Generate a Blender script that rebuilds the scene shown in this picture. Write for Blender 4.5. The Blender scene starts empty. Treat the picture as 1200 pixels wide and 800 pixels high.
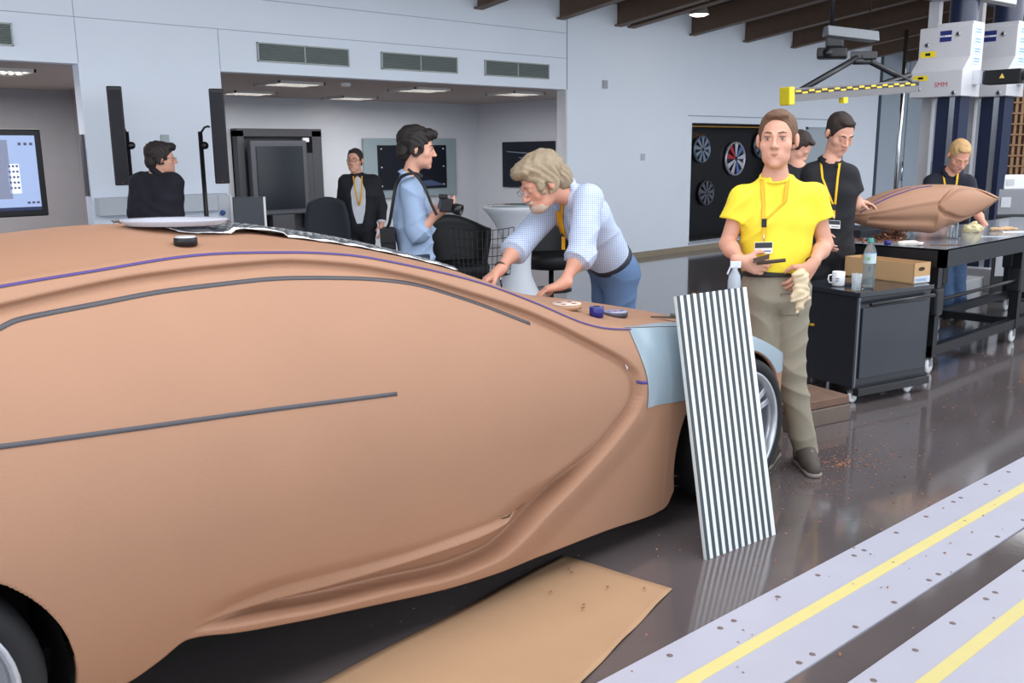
import bpy, math, random
import numpy as np
from mathutils import Vector, Matrix

random.seed(4); np.random.seed(4)
SC = bpy.context.scene
COL = SC.collection

# ------------------------------------------------------------------ camera
FPX = 1080.0
PITCH = math.radians(11.6); ROLL = math.radians(0.6); EYE = 1.58
YAW = math.atan((1815 - 600) * math.cos(PITCH) / FPX)
Fv = np.array([math.cos(YAW) * math.cos(PITCH), math.sin(YAW) * math.cos(PITCH), -math.sin(PITCH)])
R0 = np.array([math.sin(YAW), -math.cos(YAW), 0.0]); U0 = np.cross(R0, Fv)
Rv = R0 * math.cos(ROLL) - U0 * math.sin(ROLL); Uv = U0 * math.cos(ROLL) + R0 * math.sin(ROLL)
CP = np.array([0, 0, EYE])
cam_data = bpy.data.cameras.new('camera'); cam = bpy.data.objects.new('camera', cam_data); COL.objects.link(cam)
cam_data.sensor_width = 36; cam_data.lens = FPX / 1200 * 36; cam_data.clip_end = 200
m = Matrix(((Rv[0], Uv[0], -Fv[0], 0), (Rv[1], Uv[1], -Fv[1], 0), (Rv[2], Uv[2], -Fv[2], EYE), (0, 0, 0, 1)))
cam.matrix_world = m
SC.camera = cam
SC.view_settings.view_transform = 'Standard'; SC.view_settings.look = 'None'
SC.view_settings.gamma = 1.0; SC.view_settings.use_curve_mapping = False
SC.view_settings.exposure = 0.42

# ------------------------------------------------------------------ world + daylight through the glazed front, plus added fill lights
w = bpy.data.worlds.new('world'); SC.world = w; w.use_nodes = True
w.node_tree.nodes['Background'].inputs[0].default_value = (0.80, 0.90, 1.0, 1)
w.node_tree.nodes['Background'].inputs[1].default_value = 1.0
def area(name, loc, rot, sx, sy, power, col):
    l = bpy.data.lights.new(name, 'AREA'); l.shape = 'RECTANGLE'; l.size = sx; l.size_y = sy; l.energy = power; l.color = col
    o = bpy.data.objects.new(name, l); COL.objects.link(o); o.location = loc; o.rotation_euler = rot; return o
area('window_daylight', (5, -5.6, 2.6), (math.radians(90), 0, 0), 24, 4.6, 320, (0.93, 0.97, 1.0))
area('side_fill', (-7.5, 2, 2.4), (math.radians(90), 0, math.radians(-90)), 10, 4, 220, (0.93, 0.97, 1.0))  # fill light added on the left to brighten the walls

area('overhead_fill', (5, 2.8, 3.95), (math.radians(28), 0, 0), 18, 5, 620, (0.95, 0.97, 1.0))  # fill added below the closed deck for top light, tilted at the back wall
area('overhead_fill_far', (18, 2.2, 4.0), (0, 0, 0), 8, 6, 420, (0.95, 0.97, 1.0))  # second overhead fill added for the far end, no roof opening there

def ray(x, y): return Fv + Rv * (x - 600) / FPX - Uv * (y - 400) / FPX
def atd(x, y, d): return CP + ray(x, y) * d
def atz(x, y, z): r = ray(x, y); return CP + r * (z - EYE) / r[2]
def aty(x, y, Y): r = ray(x, y); return CP + r * Y / r[1]
def atx(x, y, X): r = ray(x, y); return CP + r * X / r[0]

# ------------------------------------------------------------------ materials
MATS = {}
def s2l(c): return tuple((v / 255 / 12.92) if v / 255 <= 0.04045 else ((v / 255 + 0.055) / 1.055) ** 2.4 for v in c)
def mat(name, rgb, rough=0.6, metal=0.0, noise=0.06, scale=8, bump=0.0, bscale=60, emit=0, spec=0.5, alpha=1, trans=0, ior=1.45, coat=0):
    if name in MATS: return MATS[name]
    M = bpy.data.materials.new(name); M.use_nodes = True; nt = M.node_tree; b = nt.nodes['Principled BSDF']
    c = s2l(rgb)
    tc = nt.nodes.new('ShaderNodeTexCoord'); n = nt.nodes.new('ShaderNodeTexNoise'); n.inputs['Scale'].default_value = scale; n.inputs['Detail'].default_value = 4
    nt.links.new(tc.outputs['Object'], n.inputs['Vector'])
    r = nt.nodes.new('ShaderNodeMix'); r.data_type = 'RGBA'
    r.inputs[6].default_value = tuple(v * (1 - noise) for v in c) + (1,); r.inputs[7].default_value = tuple(min(1, v * (1 + noise)) for v in c) + (1,)
    nt.links.new(n.outputs['Fac'], r.inputs[0]); nt.links.new(r.outputs[2], b.inputs['Base Color'])
    b.inputs['Roughness'].default_value = rough; b.inputs['Metallic'].default_value = metal
    b.inputs['Specular IOR Level'].default_value = spec; b.inputs['IOR'].default_value = ior
    if coat: b.inputs['Coat Weight'].default_value = coat; b.inputs['Coat Roughness'].default_value = 0.08
    if trans: b.inputs['Transmission Weight'].default_value = trans
    if alpha < 1: b.inputs['Alpha'].default_value = alpha
    if emit:
        b.inputs['Emission Color'].default_value = c + (1,); b.inputs['Emission Strength'].default_value = emit
    if bump:
        n2 = nt.nodes.new('ShaderNodeTexNoise'); n2.inputs['Scale'].default_value = bscale; n2.inputs['Detail'].default_value = 3
        nt.links.new(tc.outputs['Object'], n2.inputs['Vector'])
        bp = nt.nodes.new('ShaderNodeBump'); bp.inputs['Strength'].default_value = bump; bp.inputs['Distance'].default_value = 0.01
        nt.links.new(n2.outputs['Fac'], bp.inputs['Height']); nt.links.new(bp.outputs['Normal'], b.inputs['Normal'])
    MATS[name] = M; return M

def check_mat(name, base, line, period=0.012):
    """woven check: thin stripes both ways, in object space"""
    M = bpy.data.materials.new(name); M.use_nodes = True; nt = M.node_tree; b = nt.nodes['Principled BSDF']
    tc = nt.nodes.new('ShaderNodeTexCoord'); sx = nt.nodes.new('ShaderNodeSeparateXYZ'); nt.links.new(tc.outputs['Object'], sx.inputs[0])
    def stripe(sock, per, w):
        a = nt.nodes.new('ShaderNodeMath'); a.operation = 'MULTIPLY'; a.inputs[1].default_value = 1 / per; nt.links.new(sock, a.inputs[0])
        f = nt.nodes.new('ShaderNodeMath'); f.operation = 'FRACT'; nt.links.new(a.outputs[0], f.inputs[0])
        g = nt.nodes.new('ShaderNodeMath'); g.operation = 'LESS_THAN'; g.inputs[1].default_value = w; nt.links.new(f.outputs[0], g.inputs[0]); return g
    d = nt.nodes.new('ShaderNodeMath'); d.operation = 'ADD'; nt.links.new(sx.outputs[0], d.inputs[0])
    e = nt.nodes.new('ShaderNodeMath'); e.operation = 'MULTIPLY'; e.inputs[1].default_value = -1.0; nt.links.new(sx.outputs[1], e.inputs[0]); nt.links.new(e.outputs[0], d.inputs[1])
    s1 = stripe(d.outputs[0], period * 1.5, 0.42); s2 = stripe(sx.outputs[2], period, 0.42)
    mx = nt.nodes.new('ShaderNodeMath'); mx.operation = 'MAXIMUM'; nt.links.new(s1.outputs[0], mx.inputs[0]); nt.links.new(s2.outputs[0], mx.inputs[1])
    r = nt.nodes.new('ShaderNodeMix'); r.data_type = 'RGBA'; r.inputs[6].default_value = s2l(base) + (1,); r.inputs[7].default_value = s2l(line) + (1,)
    nt.links.new(mx.outputs[0], r.inputs[0]); nt.links.new(r.outputs[2], b.inputs['Base Color']); b.inputs['Roughness'].default_value = 0.8
    MATS[name] = M; return M

# ------------------------------------------------------------------ mesh builder
class MB:
    def __init__(s): s.v = []; s.f = []; s.sm = []
    def add(s, vs, fs, smooth=False):
        n = len(s.v); s.v.extend([tuple(map(float, q)) for q in vs]); s.f.extend([tuple(i + n for i in f) for f in fs]); s.sm.extend([smooth] * len(fs)); return s
    def box(s, lo, hi):
        x0, y0, z0 = lo; x1, y1, z1 = hi
        return s.add([(x0, y0, z0), (x1, y0, z0), (x1, y1, z0), (x0, y1, z0), (x0, y0, z1), (x1, y0, z1), (x1, y1, z1), (x0, y1, z1)],
              [(0, 3, 2, 1), (4, 5, 6, 7), (0, 1, 5, 4), (1, 2, 6, 5), (2, 3, 7, 6), (3, 0, 4, 7)])
    def obox(s, o, ax, ay, az):
        """box from corner o with edge vectors"""
        o, ax, ay, az = map(np.array, (o, ax, ay, az))
        vs = [o, o + ax, o + ax + ay, o + ay, o + az, o + ax + az, o + ax + ay + az, o + ay + az]
        fs = [(0, 3, 2, 1), (4, 5, 6, 7), (0, 1, 5, 4), (1, 2, 6, 5), (2, 3, 7, 6), (3, 0, 4, 7)]
        if np.dot(np.cross(ax, ay), az) < 0: fs = [f[::-1] for f in fs]
        return s.add(vs, fs)
    def tube(s, pts, r, n=10, cap=True, smooth=True):
        pts = [np.array(p, float) for p in pts]; k = len(pts)
        rs = [r] * k if np.isscalar(r) else list(r); vs = []; prev = None
        for i, p in enumerate(pts):
            t = pts[min(i + 1, k - 1)] - pts[max(i - 1, 0)]; t = t / (np.linalg.norm(t) + 1e-9)
            if prev is None:
                a = np.array([0, 0, 1.0]) if abs(t[2]) < 0.9 else np.array([1.0, 0, 0])
            else: a = prev
            u = np.cross(t, a); u /= np.linalg.norm(u) + 1e-9; q = np.cross(u, t); prev = q
            for j in range(n):
                an = 2 * math.pi * j / n; vs.append(p + rs[i] * (math.cos(an) * u + math.sin(an) * q))
        fs = [(i * n + j, i * n + (j + 1) % n, (i + 1) * n + (j + 1) % n, (i + 1) * n + j) for i in range(k - 1) for j in range(n)]
        s.add(vs, fs, smooth)
        if cap: s.add([], [tuple(len(s.v) - len(vs) + j - 0 for j in range(n))][:0]); b = len(s.v) - len(vs); s.f += [tuple(b + j for j in range(n))[::-1], tuple(b + (k - 1) * n + j for j in range(n))]; s.sm += [False, False]
        return s
    def lathe(s, c, prof, axis=(0, 0, 1), n=28, smooth=True):
        """prof: list of (radius, height along axis)"""
        c = np.array(c, float); ax = np.array(axis, float); ax /= np.linalg.norm(ax)
        a = np.array([0, 0, 1.0]) if abs(ax[2]) < 0.9 else np.array([1.0, 0, 0])
        u = np.cross(a, ax); u /= np.linalg.norm(u); q = np.cross(ax, u); vs = []
        for (r, h) in prof:
            for j in range(n):
                an = 2 * math.pi * j / n; vs.append(c + ax * h + max(r, 1e-4) * (math.cos(an) * u + math.sin(an) * q))
        k = len(prof)
        fs = [(i * n + j, i * n + (j + 1) % n, (i + 1) * n + (j + 1) % n, (i + 1) * n + j) for i in range(k - 1) for j in range(n)]
        return s.add(vs, fs, smooth)
    def ell(s, c, r, n=14, m_=9, rot=None):
        vs = []
        for i in range(m_ + 1):
            th = math.pi * i / m_
            for j in range(n):
                ph = 2 * math.pi * j / n; p = np.array([r[0] * math.sin(th) * math.cos(ph), r[1] * math.sin(th) * math.sin(ph), r[2] * math.cos(th)])
                if rot is not None: p = rot @ p
                vs.append(np.array(c) + p)
        fs = [(i * n + j, (i + 1) * n + j, (i + 1) * n + (j + 1) % n, i * n + (j + 1) % n) for i in range(m_) for j in range(n)]
        return s.add(vs, fs, True)
    def prism(s, poly, d):
        """poly: 3D points of a planar outline, extruded by vector d"""
        poly = [np.array(p, float) for p in poly]; d = np.array(d, float); k = len(poly)
        nrm = sum(np.cross(poly[i], poly[(i + 1) % k]) for i in range(k))
        vs = poly + [p + d for p in poly]
        a = tuple(range(k)); b = tuple(range(k, 2 * k))
        fs = [a[::-1], b] + [(i, (i + 1) % k, k + (i + 1) % k, k + i) for i in range(k)]
        if np.dot(nrm, d) < 0: fs = [f[::-1] for f in fs]
        return s.add(vs, fs)
    def grid(s, P, smooth=True, flip=False):
        """P: array (n,m,3)"""
        n, m_ = P.shape[:2]; fs = []
        for i in range(n - 1):
            for j in range(m_ - 1):
                f = (i * m_ + j, (i + 1) * m_ + j, (i + 1) * m_ + j + 1, i * m_ + j + 1); fs.append(f[::-1] if flip else f)
        return s.add(P.reshape(-1, 3), fs, smooth)

def tag(o, label=None, cat=None, group=None, kind=None):
    if label: o['label'] = label
    if cat: o['category'] = cat
    if group: o['group'] = group
    if kind: o['kind'] = kind
    return o
WL = {}
def obj(name, mb, material, parent=None, bevel=0, loc=None):
    me = bpy.data.meshes.new(name)
    V = np.array(mb.v, float)
    if parent is not None: org = np.array(WL[parent.name])
    else:
        org = np.array([(V[:, 0].min() + V[:, 0].max()) / 2, (V[:, 1].min() + V[:, 1].max()) / 2, V[:, 2].min()]) if loc is None else np.array(loc)
    me.from_pydata((V - org).tolist(), [], mb.f)
    if any(mb.sm): me.polygons.foreach_set('use_smooth', mb.sm)
    me.materials.append(material); me.update()
    o = bpy.data.objects.new(name, me); COL.objects.link(o)
    if parent is not None: o.parent = parent; WL[o.name] = tuple(org)
    else: o.location = org; WL[o.name] = tuple(org)
    if bevel:
        bv = o.modifiers.new('bevel', 'BEVEL'); bv.width = bevel; bv.segments = 2; bv.limit_method = 'ANGLE'; bv.angle_limit = 0.6
    return o
def thing(name, loc, label, cat, group=None):
    o = bpy.data.objects.new(name, None); COL.objects.link(o); o.location = tuple(map(float, loc)); o.empty_display_size = 0.1
    WL[o.name] = tuple(map(float, loc)); return tag(o, label, cat, group)
def clone(o, dv, label=None):
    c = o.copy(); COL.objects.link(c); c.location = Vector(o.location) + Vector(tuple(map(float, dv))); WL[c.name] = tuple(c.location)
    if label: c['label'] = label
    for ch in list(o.children):
        d = ch.copy(); COL.objects.link(d); d.parent = c
        for g in list(ch.children):
            e = g.copy(); COL.objects.link(e); e.parent = d
    return c
def struct(name, mb, m_, parent=None, bevel=0):
    o = obj(name, mb, m_, parent, bevel)
    if parent is None: o['kind'] = 'structure'
    return o
def text_part(name, body, origin, right, up, height, material, parent, depth=0.001):
    """lettering as a mesh: origin = left baseline"""
    cu = bpy.data.curves.new(name, 'FONT'); cu.body = body; cu.size = 1.0; cu.extrude = 0.0
    t = bpy.data.objects.new(name, cu); COL.objects.link(t); bpy.context.view_layer.update()
    me = bpy.data.meshes.new_from_object(t.evaluated_get(bpy.context.evaluated_depsgraph_get()))
    bpy.data.objects.remove(t)
    V = np.array([v.co[:] for v in me.vertices]); hh = V[:, 1].max() - min(0, V[:, 1].min())
    s = height / 0.7; r = np.array(right, float); u = np.array(up, float); r /= np.linalg.norm(r); u /= np.linalg.norm(u); n = np.cross(r, u)
    mb = MB(); mb.add([np.array(origin) + r * v[0] * s + u * v[1] * s + n * depth for v in V], [tuple(p.vertices) for p in me.polygons])
    bpy.data.meshes.remove(me)
    return obj(name, mb, material, parent)

def pchip(xs, ys):
    xs = np.array(xs, float); ys = np.array(ys, float); h = np.diff(xs); d = np.diff(ys) / h; mm = np.zeros_like(xs)
    for i in range(1, len(xs) - 1):
        if d[i - 1] * d[i] > 0:
            w1 = 2 * h[i] + h[i - 1]; w2 = h[i] + 2 * h[i - 1]; mm[i] = (w1 + w2) / (w1 / d[i - 1] + w2 / d[i])
    mm[0] = d[0]; mm[-1] = d[-1]
    def f(x):
        x = np.asarray(x, float); i = np.clip(np.searchsorted(xs, x) - 1, 0, len(h) - 1); t = np.clip((x - xs[i]) / h[i], 0, 1); hh = h[i]
        return (2 * t**3 - 3 * t**2 + 1) * ys[i] + (t**3 - 2 * t**2 + t) * hh * mm[i] + (-2 * t**3 + 3 * t**2) * ys[i + 1] + (t**3 - t**2) * hh * mm[i + 1]
    return f
def sstep(a, b, x):
    t = np.clip((x - a) / (b - a), 0, 1); return t * t * (3 - 2 * t)
def nrm(v): v = np.array(v, float); return v / (np.linalg.norm(v) + 1e-12)

# common materials
CLAY = mat('clay', (167, 126, 101), 0.6, noise=0.07, scale=3, bump=0.12, bscale=160)
WHITEWALL = mat('wall_paint', (228, 236, 249), 0.75, noise=0.02, scale=2)
BLACK = mat('black_plastic', (22, 23, 27), 0.45)
BLACKM = mat('black_steel', (24, 25, 30), 0.35, noise=0.1)
CHROME = mat('chrome', (215, 218, 222), 0.18, 1.0, noise=0.02)
WHITE = mat('white_paint', (225, 226, 230), 0.45, noise=0.02)
RUBBER = mat('tyre_rubber', (32, 33, 37), 0.7)
SKIN = mat('skin', (214, 160, 138), 0.55, noise=0.06, scale=12)
PURPLE = mat('purple_tape', (82, 68, 134), 0.5)
GREYTAPE = mat('grey_tape', (78, 76, 82), 0.5)
YEL = mat('lanyard_yellow', (240, 190, 40), 0.6)
# ================================================================== STRUCTURE
# floor: polished dark screed
fm = mat('floor_screed', (100, 92, 93), 0.10, noise=0.32, scale=1.6, bump=0.012, bscale=24, spec=1.0, coat=.45)
b = MB(); b.box((-8, -6, -0.2), (30, 14, 0)); struct('floor', b, fm)

HZ = 2.40
wall = MB()
T = 9.16
def wb(x0, x1, z0, z1): wall.box((x0, 9.0, z0), (x1, T, z1))
wb(-8, -4, 0, HZ); wb(2.93, 4.28, 0, HZ); wb(-8, 9.21, HZ, 3.75)
wb(9.215, 12.0, 0, HZ); wb(9.215, 18.05, HZ, 3.75); wb(12.0, 15.0, 2.0, HZ); wb(15.0, 18.05, 0, HZ); wb(12.0, 15.0, 0, 0.13)
wb_o = struct('wall_back', wall, WHITEWALL)
# beige plinth strip and horizontal seams
b = MB(); b.box((9.215, 8.985, 0), (18.05, 9.0, 0.085)); struct('baseboard_back', b, mat('plinth', (150, 138, 120), 0.6))
seam = mat('seam', (160, 168, 182), 0.7)
b = MB()
b.box((-8, 8.996, 2.80), (9.2, 9.0, 2.806)); b.box((9.205, 8.994, 2.40), (9.222, 9.0, 3.75)); b.box((-8, 8.996, 3.12), (9.2, 9.0, 3.126))
b.box((2.93, 8.996, 2.405), (2.935, 9.0, 3.75)); b.box((11.9, 8.99, 2.10), (16.6, 9.0, 2.115)); b.box((11.985, 8.99, 0.10), (15.0, 9.0, 0.13)); b.box((4.28, 8.996, 2.41), (4.285, 9.0, 2.8))
struct('trim_1', b, seam)
# jamb frame of the wide opening
b = MB(); b.box((9.06, 9.0, 0), (9.21, T, 0.02)); b.box((9.185, 8.993, 0), (9.215, 9.16, HZ)); struct('trim_2', b, mat('jamb', (205, 208, 214), 0.6))
# rooms behind
gw = mat('inner_wall', (200, 205, 214), 0.8, noise=0.03)
b = MB(); b.box((4.2, 12.65, 0), (10.8, 12.8, HZ)); b.box((10.7, T, 0), (10.85, 12.65, HZ)); struct('wall_inner', b, gw)
b = MB(); b.box((-8, 12.65, 0), (4.0, 12.8, HZ)); b.box((4.0, T, 0), (4.2, 12.8, HZ)); struct('wall_studio', b, mat('studio_wall', (146, 145, 150), 0.8))
b = MB(); b.box((-8, T, HZ), (11, 12.8, HZ + 0.1)); struct('ceiling', b, mat('inner_ceiling', (176, 166, 162), 0.85))
b = MB(); b.box((10.85, 9.16, 0), (11.0, 13, 3.7)); b.box((-8.2, -6, 0), (-8.0, 0.0, 3.9)); b.box((-8.2, 4, 0), (-8.0, 13, 3.9)); struct('wall_left', b, gw)
# far right: grey door leaves, end wall
b = MB(); b.box((18.05, 9.25, 0), (27, 9.4, 4.2)); b.box((26.5, -6, 0), (26.7, 9.3, 5)); struct('wall_right', b, mat('grey_wall', (172, 182, 194), 0.7))
for i, (x0, x1) in enumerate([(18.12, 19.6), (19.66, 21.1)]):
    b = MB(); b.box((x0, 9.17, 0.02), (x1, 9.23, 3.4)); d = struct('door_%d' % (i + 1), b, mat('grey_door', (176, 188, 202), 0.5))
    b = MB(); b.tube([(x1 - 0.12, 9.12, 0.9), (x1 - 0.12, 9.12, 1.3)], 0.02); obj('door_handle', b, CHROME, d)
b = MB(); b.box((18.0, 8.97, 0), (18.07, 9.25, 3.75)); struct('trim_3', b, mat('post_grey', (70, 78, 90), 0.5))
for i, (x0, x1, z0, z1) in enumerate([(22.2, 23.3, 0.9, 2.7), (23.6, 25.3, 0.9, 2.9)]):
    b = MB(); b.box((x0, 9.2, z0), (x1, 9.25, z1)); wn = struct('window_%d' % (i + 1), b, mat('dark_glass', (30, 36, 44), 0.1))
    b = MB()
    for zz in (z0 - .05, z1): b.box((x0 - .05, 9.18, zz), (x1 + .05, 9.26, zz + .05))
    for xx in (x0 - .05, (x0 + x1) / 2, x1): b.box((xx, 9.18, z0), (xx + .05, 9.26, z1))
    obj('window_frame', b, WHITE, wn)

# roof: dark deck rising towards the glazed front, steel beams under it
SL = 0.118
def zbeam(y): return 3.285 + (9 - y) * SL
dk = mat('roof_deck', (58, 50, 48), 0.8, noise=0.2, scale=3)
b = MB(); yA, yB = 9.16, -6
b.add([(-8, yA, zbeam(yA) + .34), (27, yA, zbeam(yA) + .34), (27, yB, zbeam(yB) + .34), (-8, yB, zbeam(yB) + .34),
       (-8, yA, zbeam(yA) + .5), (27, yA, zbeam(yA) + .5), (27, yB, zbeam(yB) + .5), (-8, yB, zbeam(yB) + .5)],
      [(0, 1, 2, 3), (7, 6, 5, 4), (0, 4, 5, 1), (2, 6, 7, 3), (1, 5, 6, 2), (3, 7, 4, 0)])
deck = struct('ceiling', b, dk)
bm_ = mat('beam_steel', (100, 80, 66), 0.55, noise=0.15)
def beam(x):
    b = MB()
    for (dx0, dx1, dz0, dz1) in ((-.07, .07, 0, .02), (-.012, .012, .02, .30), (-.07, .07, .30, .32)):
        b.add([(x + dx0, 8.99, zbeam(9) + dz0), (x + dx1, 8.99, zbeam(9) + dz0), (x + dx1, yB, zbeam(yB) + dz0), (x + dx0, yB, zbeam(yB) + dz0),
               (x + dx0, 8.99, zbeam(9) + dz1), (x + dx1, 8.99, zbeam(9) + dz1), (x + dx1, yB, zbeam(yB) + dz1), (x + dx0, yB, zbeam(yB) + dz1)],
              [(0, 1, 2, 3), (7, 6, 5, 4), (0, 4, 5, 1), (2, 6, 7, 3), (1, 5, 6, 2), (3, 7, 4, 0)])
    return b
for k in range(-4, 13):
    obj('beam', beam(7.66 + 1.421 * k), bm_, deck)
for x in (10.22,):
    obj('beam', beam(x), bm_, deck)
pm = mat('purlin_blue', (78, 88, 104), 0.5)
for yy in (5.2, 1.6, -2.2):
    b = MB(); z = zbeam(yy)
    b.box((-8, yy - .09, z - .30), (26.4, yy + .09, z - .28)); b.box((-8, yy - .012, z - .28), (26.4, yy + .012, z - .03)); b.box((-8, yy - .09, z - .03), (26.4, yy + .09, z - .005))
    obj('purlin', b, pm, deck)
cm = mat('timber_batten', (150, 116, 70), 0.7)
for yy in (6.6, 3.3):
    b = MB(); b.box((9.5, yy, zbeam(yy) + .22), (26.4, yy + .12, zbeam(yy) + .30)); obj('batten', b, cm, deck)
lampm = mat('lamp_glow', (255, 244, 220), 0.5, emit=7)
t = thing('roof_lamp', (10.75, 8.0, 3.45), 'bell-shaped lit roof lamp between the dark beams', 'lamp')
b = MB(); b.lathe((10.75, 8.0, 3.38), [(0.03, .22), (.05, .2), (.12, .06), (.14, 0)]); obj('lamp_shade', b, mat('shade_grey', (120, 118, 112), 0.4), t)
b = MB(); b.lathe((10.75, 8.0, 3.385), [(0.0, -.03), (.08, -.02), (.125, 0)]); obj('bulb', b, lampm, t)

# steel rail plates in the floor
pl = mat('rail_plate', (186, 186, 202), 0.35, noise=0.05, scale=5, bump=0.05)
yl = mat('rail_yellow', (226, 212, 140), 0.5, noise=0.05)
bolt_m = mat('bolt_hole', (120, 104, 104), 0.6)
def yline(y35, x): return y35 - 0.034 * (x - 3.3)
specs = [('broad white steel floor plate with yellow line, nearest the clay car', 1.655, 1.285, 1.475),
         ('white steel floor plate with yellow line at the bottom right corner', 1.157, 0.80, 1.0)]
bolt_mesh = None
for (lab, o_, i_, yy) in specs:
    X0, X1 = -3, 25
    t = thing('floor_plate', (3.3, yy, 0), lab, 'floor plate')
    b = MB(); b.prism([(X0, yline(i_, X0), 0), (X1, yline(i_, X1), 0), (X1, yline(o_, X1), 0), (X0, yline(o_, X0), 0)], (0, 0, 0.006)); obj('plate', b, pl, t)
    b = MB(); b.prism([(X0, yline(yy - .024, X0), 0.006), (X1, yline(yy - .024, X1), 0.006), (X1, yline(yy + .024, X1), 0.006), (X0, yline(yy + .024, X0), 0.006)], (0, 0, 0.0015)); obj('yellow_line', b, yl, t)
    for e, off in ((o_, -.045), (i_, .03)):
        x = 1.9; k = 0
        while x < 7:
            if bolt_mesh is None:
                b = MB(); b.lathe((3.3, yy, 0.0062), [(0.0, .0012), (.009, .0012), (.011, 0)], n=10); bo = obj('bolt', b, bolt_m, t); bolt_mesh = bo.data
            else:
                bo = bpy.data.objects.new('bolt', bolt_mesh); COL.objects.link(bo); bo.parent = t
            bo.location = (x - 3.3, yline(e + off, x) - yy, 0)
            x += [0.26, 0.26, 0.075, 0.26][k % 4]; k += 1

# clay crumbs on the floor
def crumbs(name, pts, size, m_, label=None, cat=None, parent=None, zf=None):
    b = MB()
    for p in pts:
        s = size * random.uniform(.4, 1.3); a = random.uniform(0, 6.28); c, d = math.cos(a), math.sin(a)
        P = np.array(p); e1 = np.array([c, d, random.uniform(-.2, .5)]) * s; e2 = np.array([-d, c, random.uniform(-.2, .4)]) * s * .6; h = np.array([0, 0, s * .35])
        b.add([P - e1, P + e2, P + e1, P - e2 + h * .5, P + h], [(0, 1, 4), (1, 2, 4), (2, 3, 4), (3, 0, 4), (0, 3, 2, 1)])
    o = obj(name, b, m_, parent); o['kind'] = 'stuff'
    if label: tag(o, label, cat)
    return o
chipm = mat('clay_chips', (150, 104, 84), 0.8, noise=0.3)
pts = []
for i in range(520):
    r = abs(random.gauss(0, .42)); a = random.uniform(0, 6.28); pts.append((4.25 + r * math.cos(a), 2.2 + .55 * r * math.sin(a), 0.001))
for i in range(420): pts.append((random.uniform(1.2, 9), random.uniform(1.75, 3.0), 0.001))
for i in range(160): pts.append((random.uniform(2, 8), random.uniform(1.0, 1.7), 0.008))
crumbs('clay_crumbs', [p for p in pts if p[1] > 0.9], 0.007, chipm, 'brown clay crumbs scattered over the dark floor by the front wheel', 'crumbs')

# ------------------------------------------------------------------ wall things
vm = mat('vent_grey', (176, 182, 182), 0.5); vs_ = mat('vent_slat', (150, 160, 158), 0.5)
vlab = ['slatted air vent at the far left edge of the back wall', 'slatted air vent above the left end of the wide opening', 'slatted air vent above the middle of the wide opening', 'slatted air vent above the right end of the wide opening']
for (x0, x1), lab in zip([(1.32, 2.41), (4.69, 5.78), (6.21, 7.31), (7.75, 8.86)], vlab):
    t = thing('air_vent', ((x0 + x1) / 2, 9, 2.51), lab, 'air vent', 'air vents over the openings')
    b = MB(); z0, z1 = 2.515, 2.705
    for q in ((x0, x1, z0, z0 + .012), (x0, x1, z1 - .012, z1), (x0, x0 + .012, z0, z1), (x1 - .012, x1, z0, z1), ((x0 + x1) / 2 - .006, (x0 + x1) / 2 + .006, z0, z1)): b.box((q[0], 8.975, q[2]), (q[1], 8.999, q[3]))
    obj('frame', b, vm, t)
    b = MB(); b.box((x0, 8.995, z0), (x1, 8.999, z1)); obj('backing', b, mat('vent_dark', (96, 100, 100), 0.7), t)
    for k in range(11):
        z = z0 + .014 + k * .0155; b = MB(); b.add([(x0 + .01, 8.978, z), (x1 - .01, 8.978, z), (x1 - .01, 8.994, z + .010), (x0 + .01, 8.994, z + .010), (x0 + .01, 8.980, z - .002), (x1 - .01, 8.980, z - .002)], [(0, 1, 2, 3), (4, 5, 1, 0)])
        obj('slat', b, vs_, t)
def wallbit(name, x, z, w_, h, m_, label, cat, d=.03):
    b = MB(); b.box((x - w_ / 2, 9 - d, z - h / 2), (x + w_ / 2, 8.999, z + h / 2)); return tag(obj(name, b, m_, bevel=.004), label, cat)
wallbit('wall_sensor', 9.96, 2.495, .09, .11, mat('sensor', (165, 170, 178), .5), 'small grey sensor box high on the white wall right of the opening', 'sensor')
wallbit('cover_plate', 10.82, 1.49, .10, .10, mat('cover', (186, 193, 206), .5), 'faint round white cover plate low on the wall above the bending man', 'cover plate', .01)
wallbit('light_switch', 3.66, 1.73, .08, .10, mat('switch', (170, 180, 184), .5), 'small grey wall switch above the man in the dark jacket', 'switch', .02)
b = MB(); b.box((2.95, 8.86, 1.04), (4.2, 8.999, 1.205)); tag(obj('cable_duct', b, mat('duct', (196, 204, 214), .5), bevel=.006), 'white boxed cable duct along the pier behind the speakers', 'cable duct')
b = MB(); b.box((2.95, 8.82, 0.88), (4.2, 8.999, 0.90)); tag(obj('wall_shelf', b, WHITE), 'thin white ledge below the cable duct on the pier', 'ledge')

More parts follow.
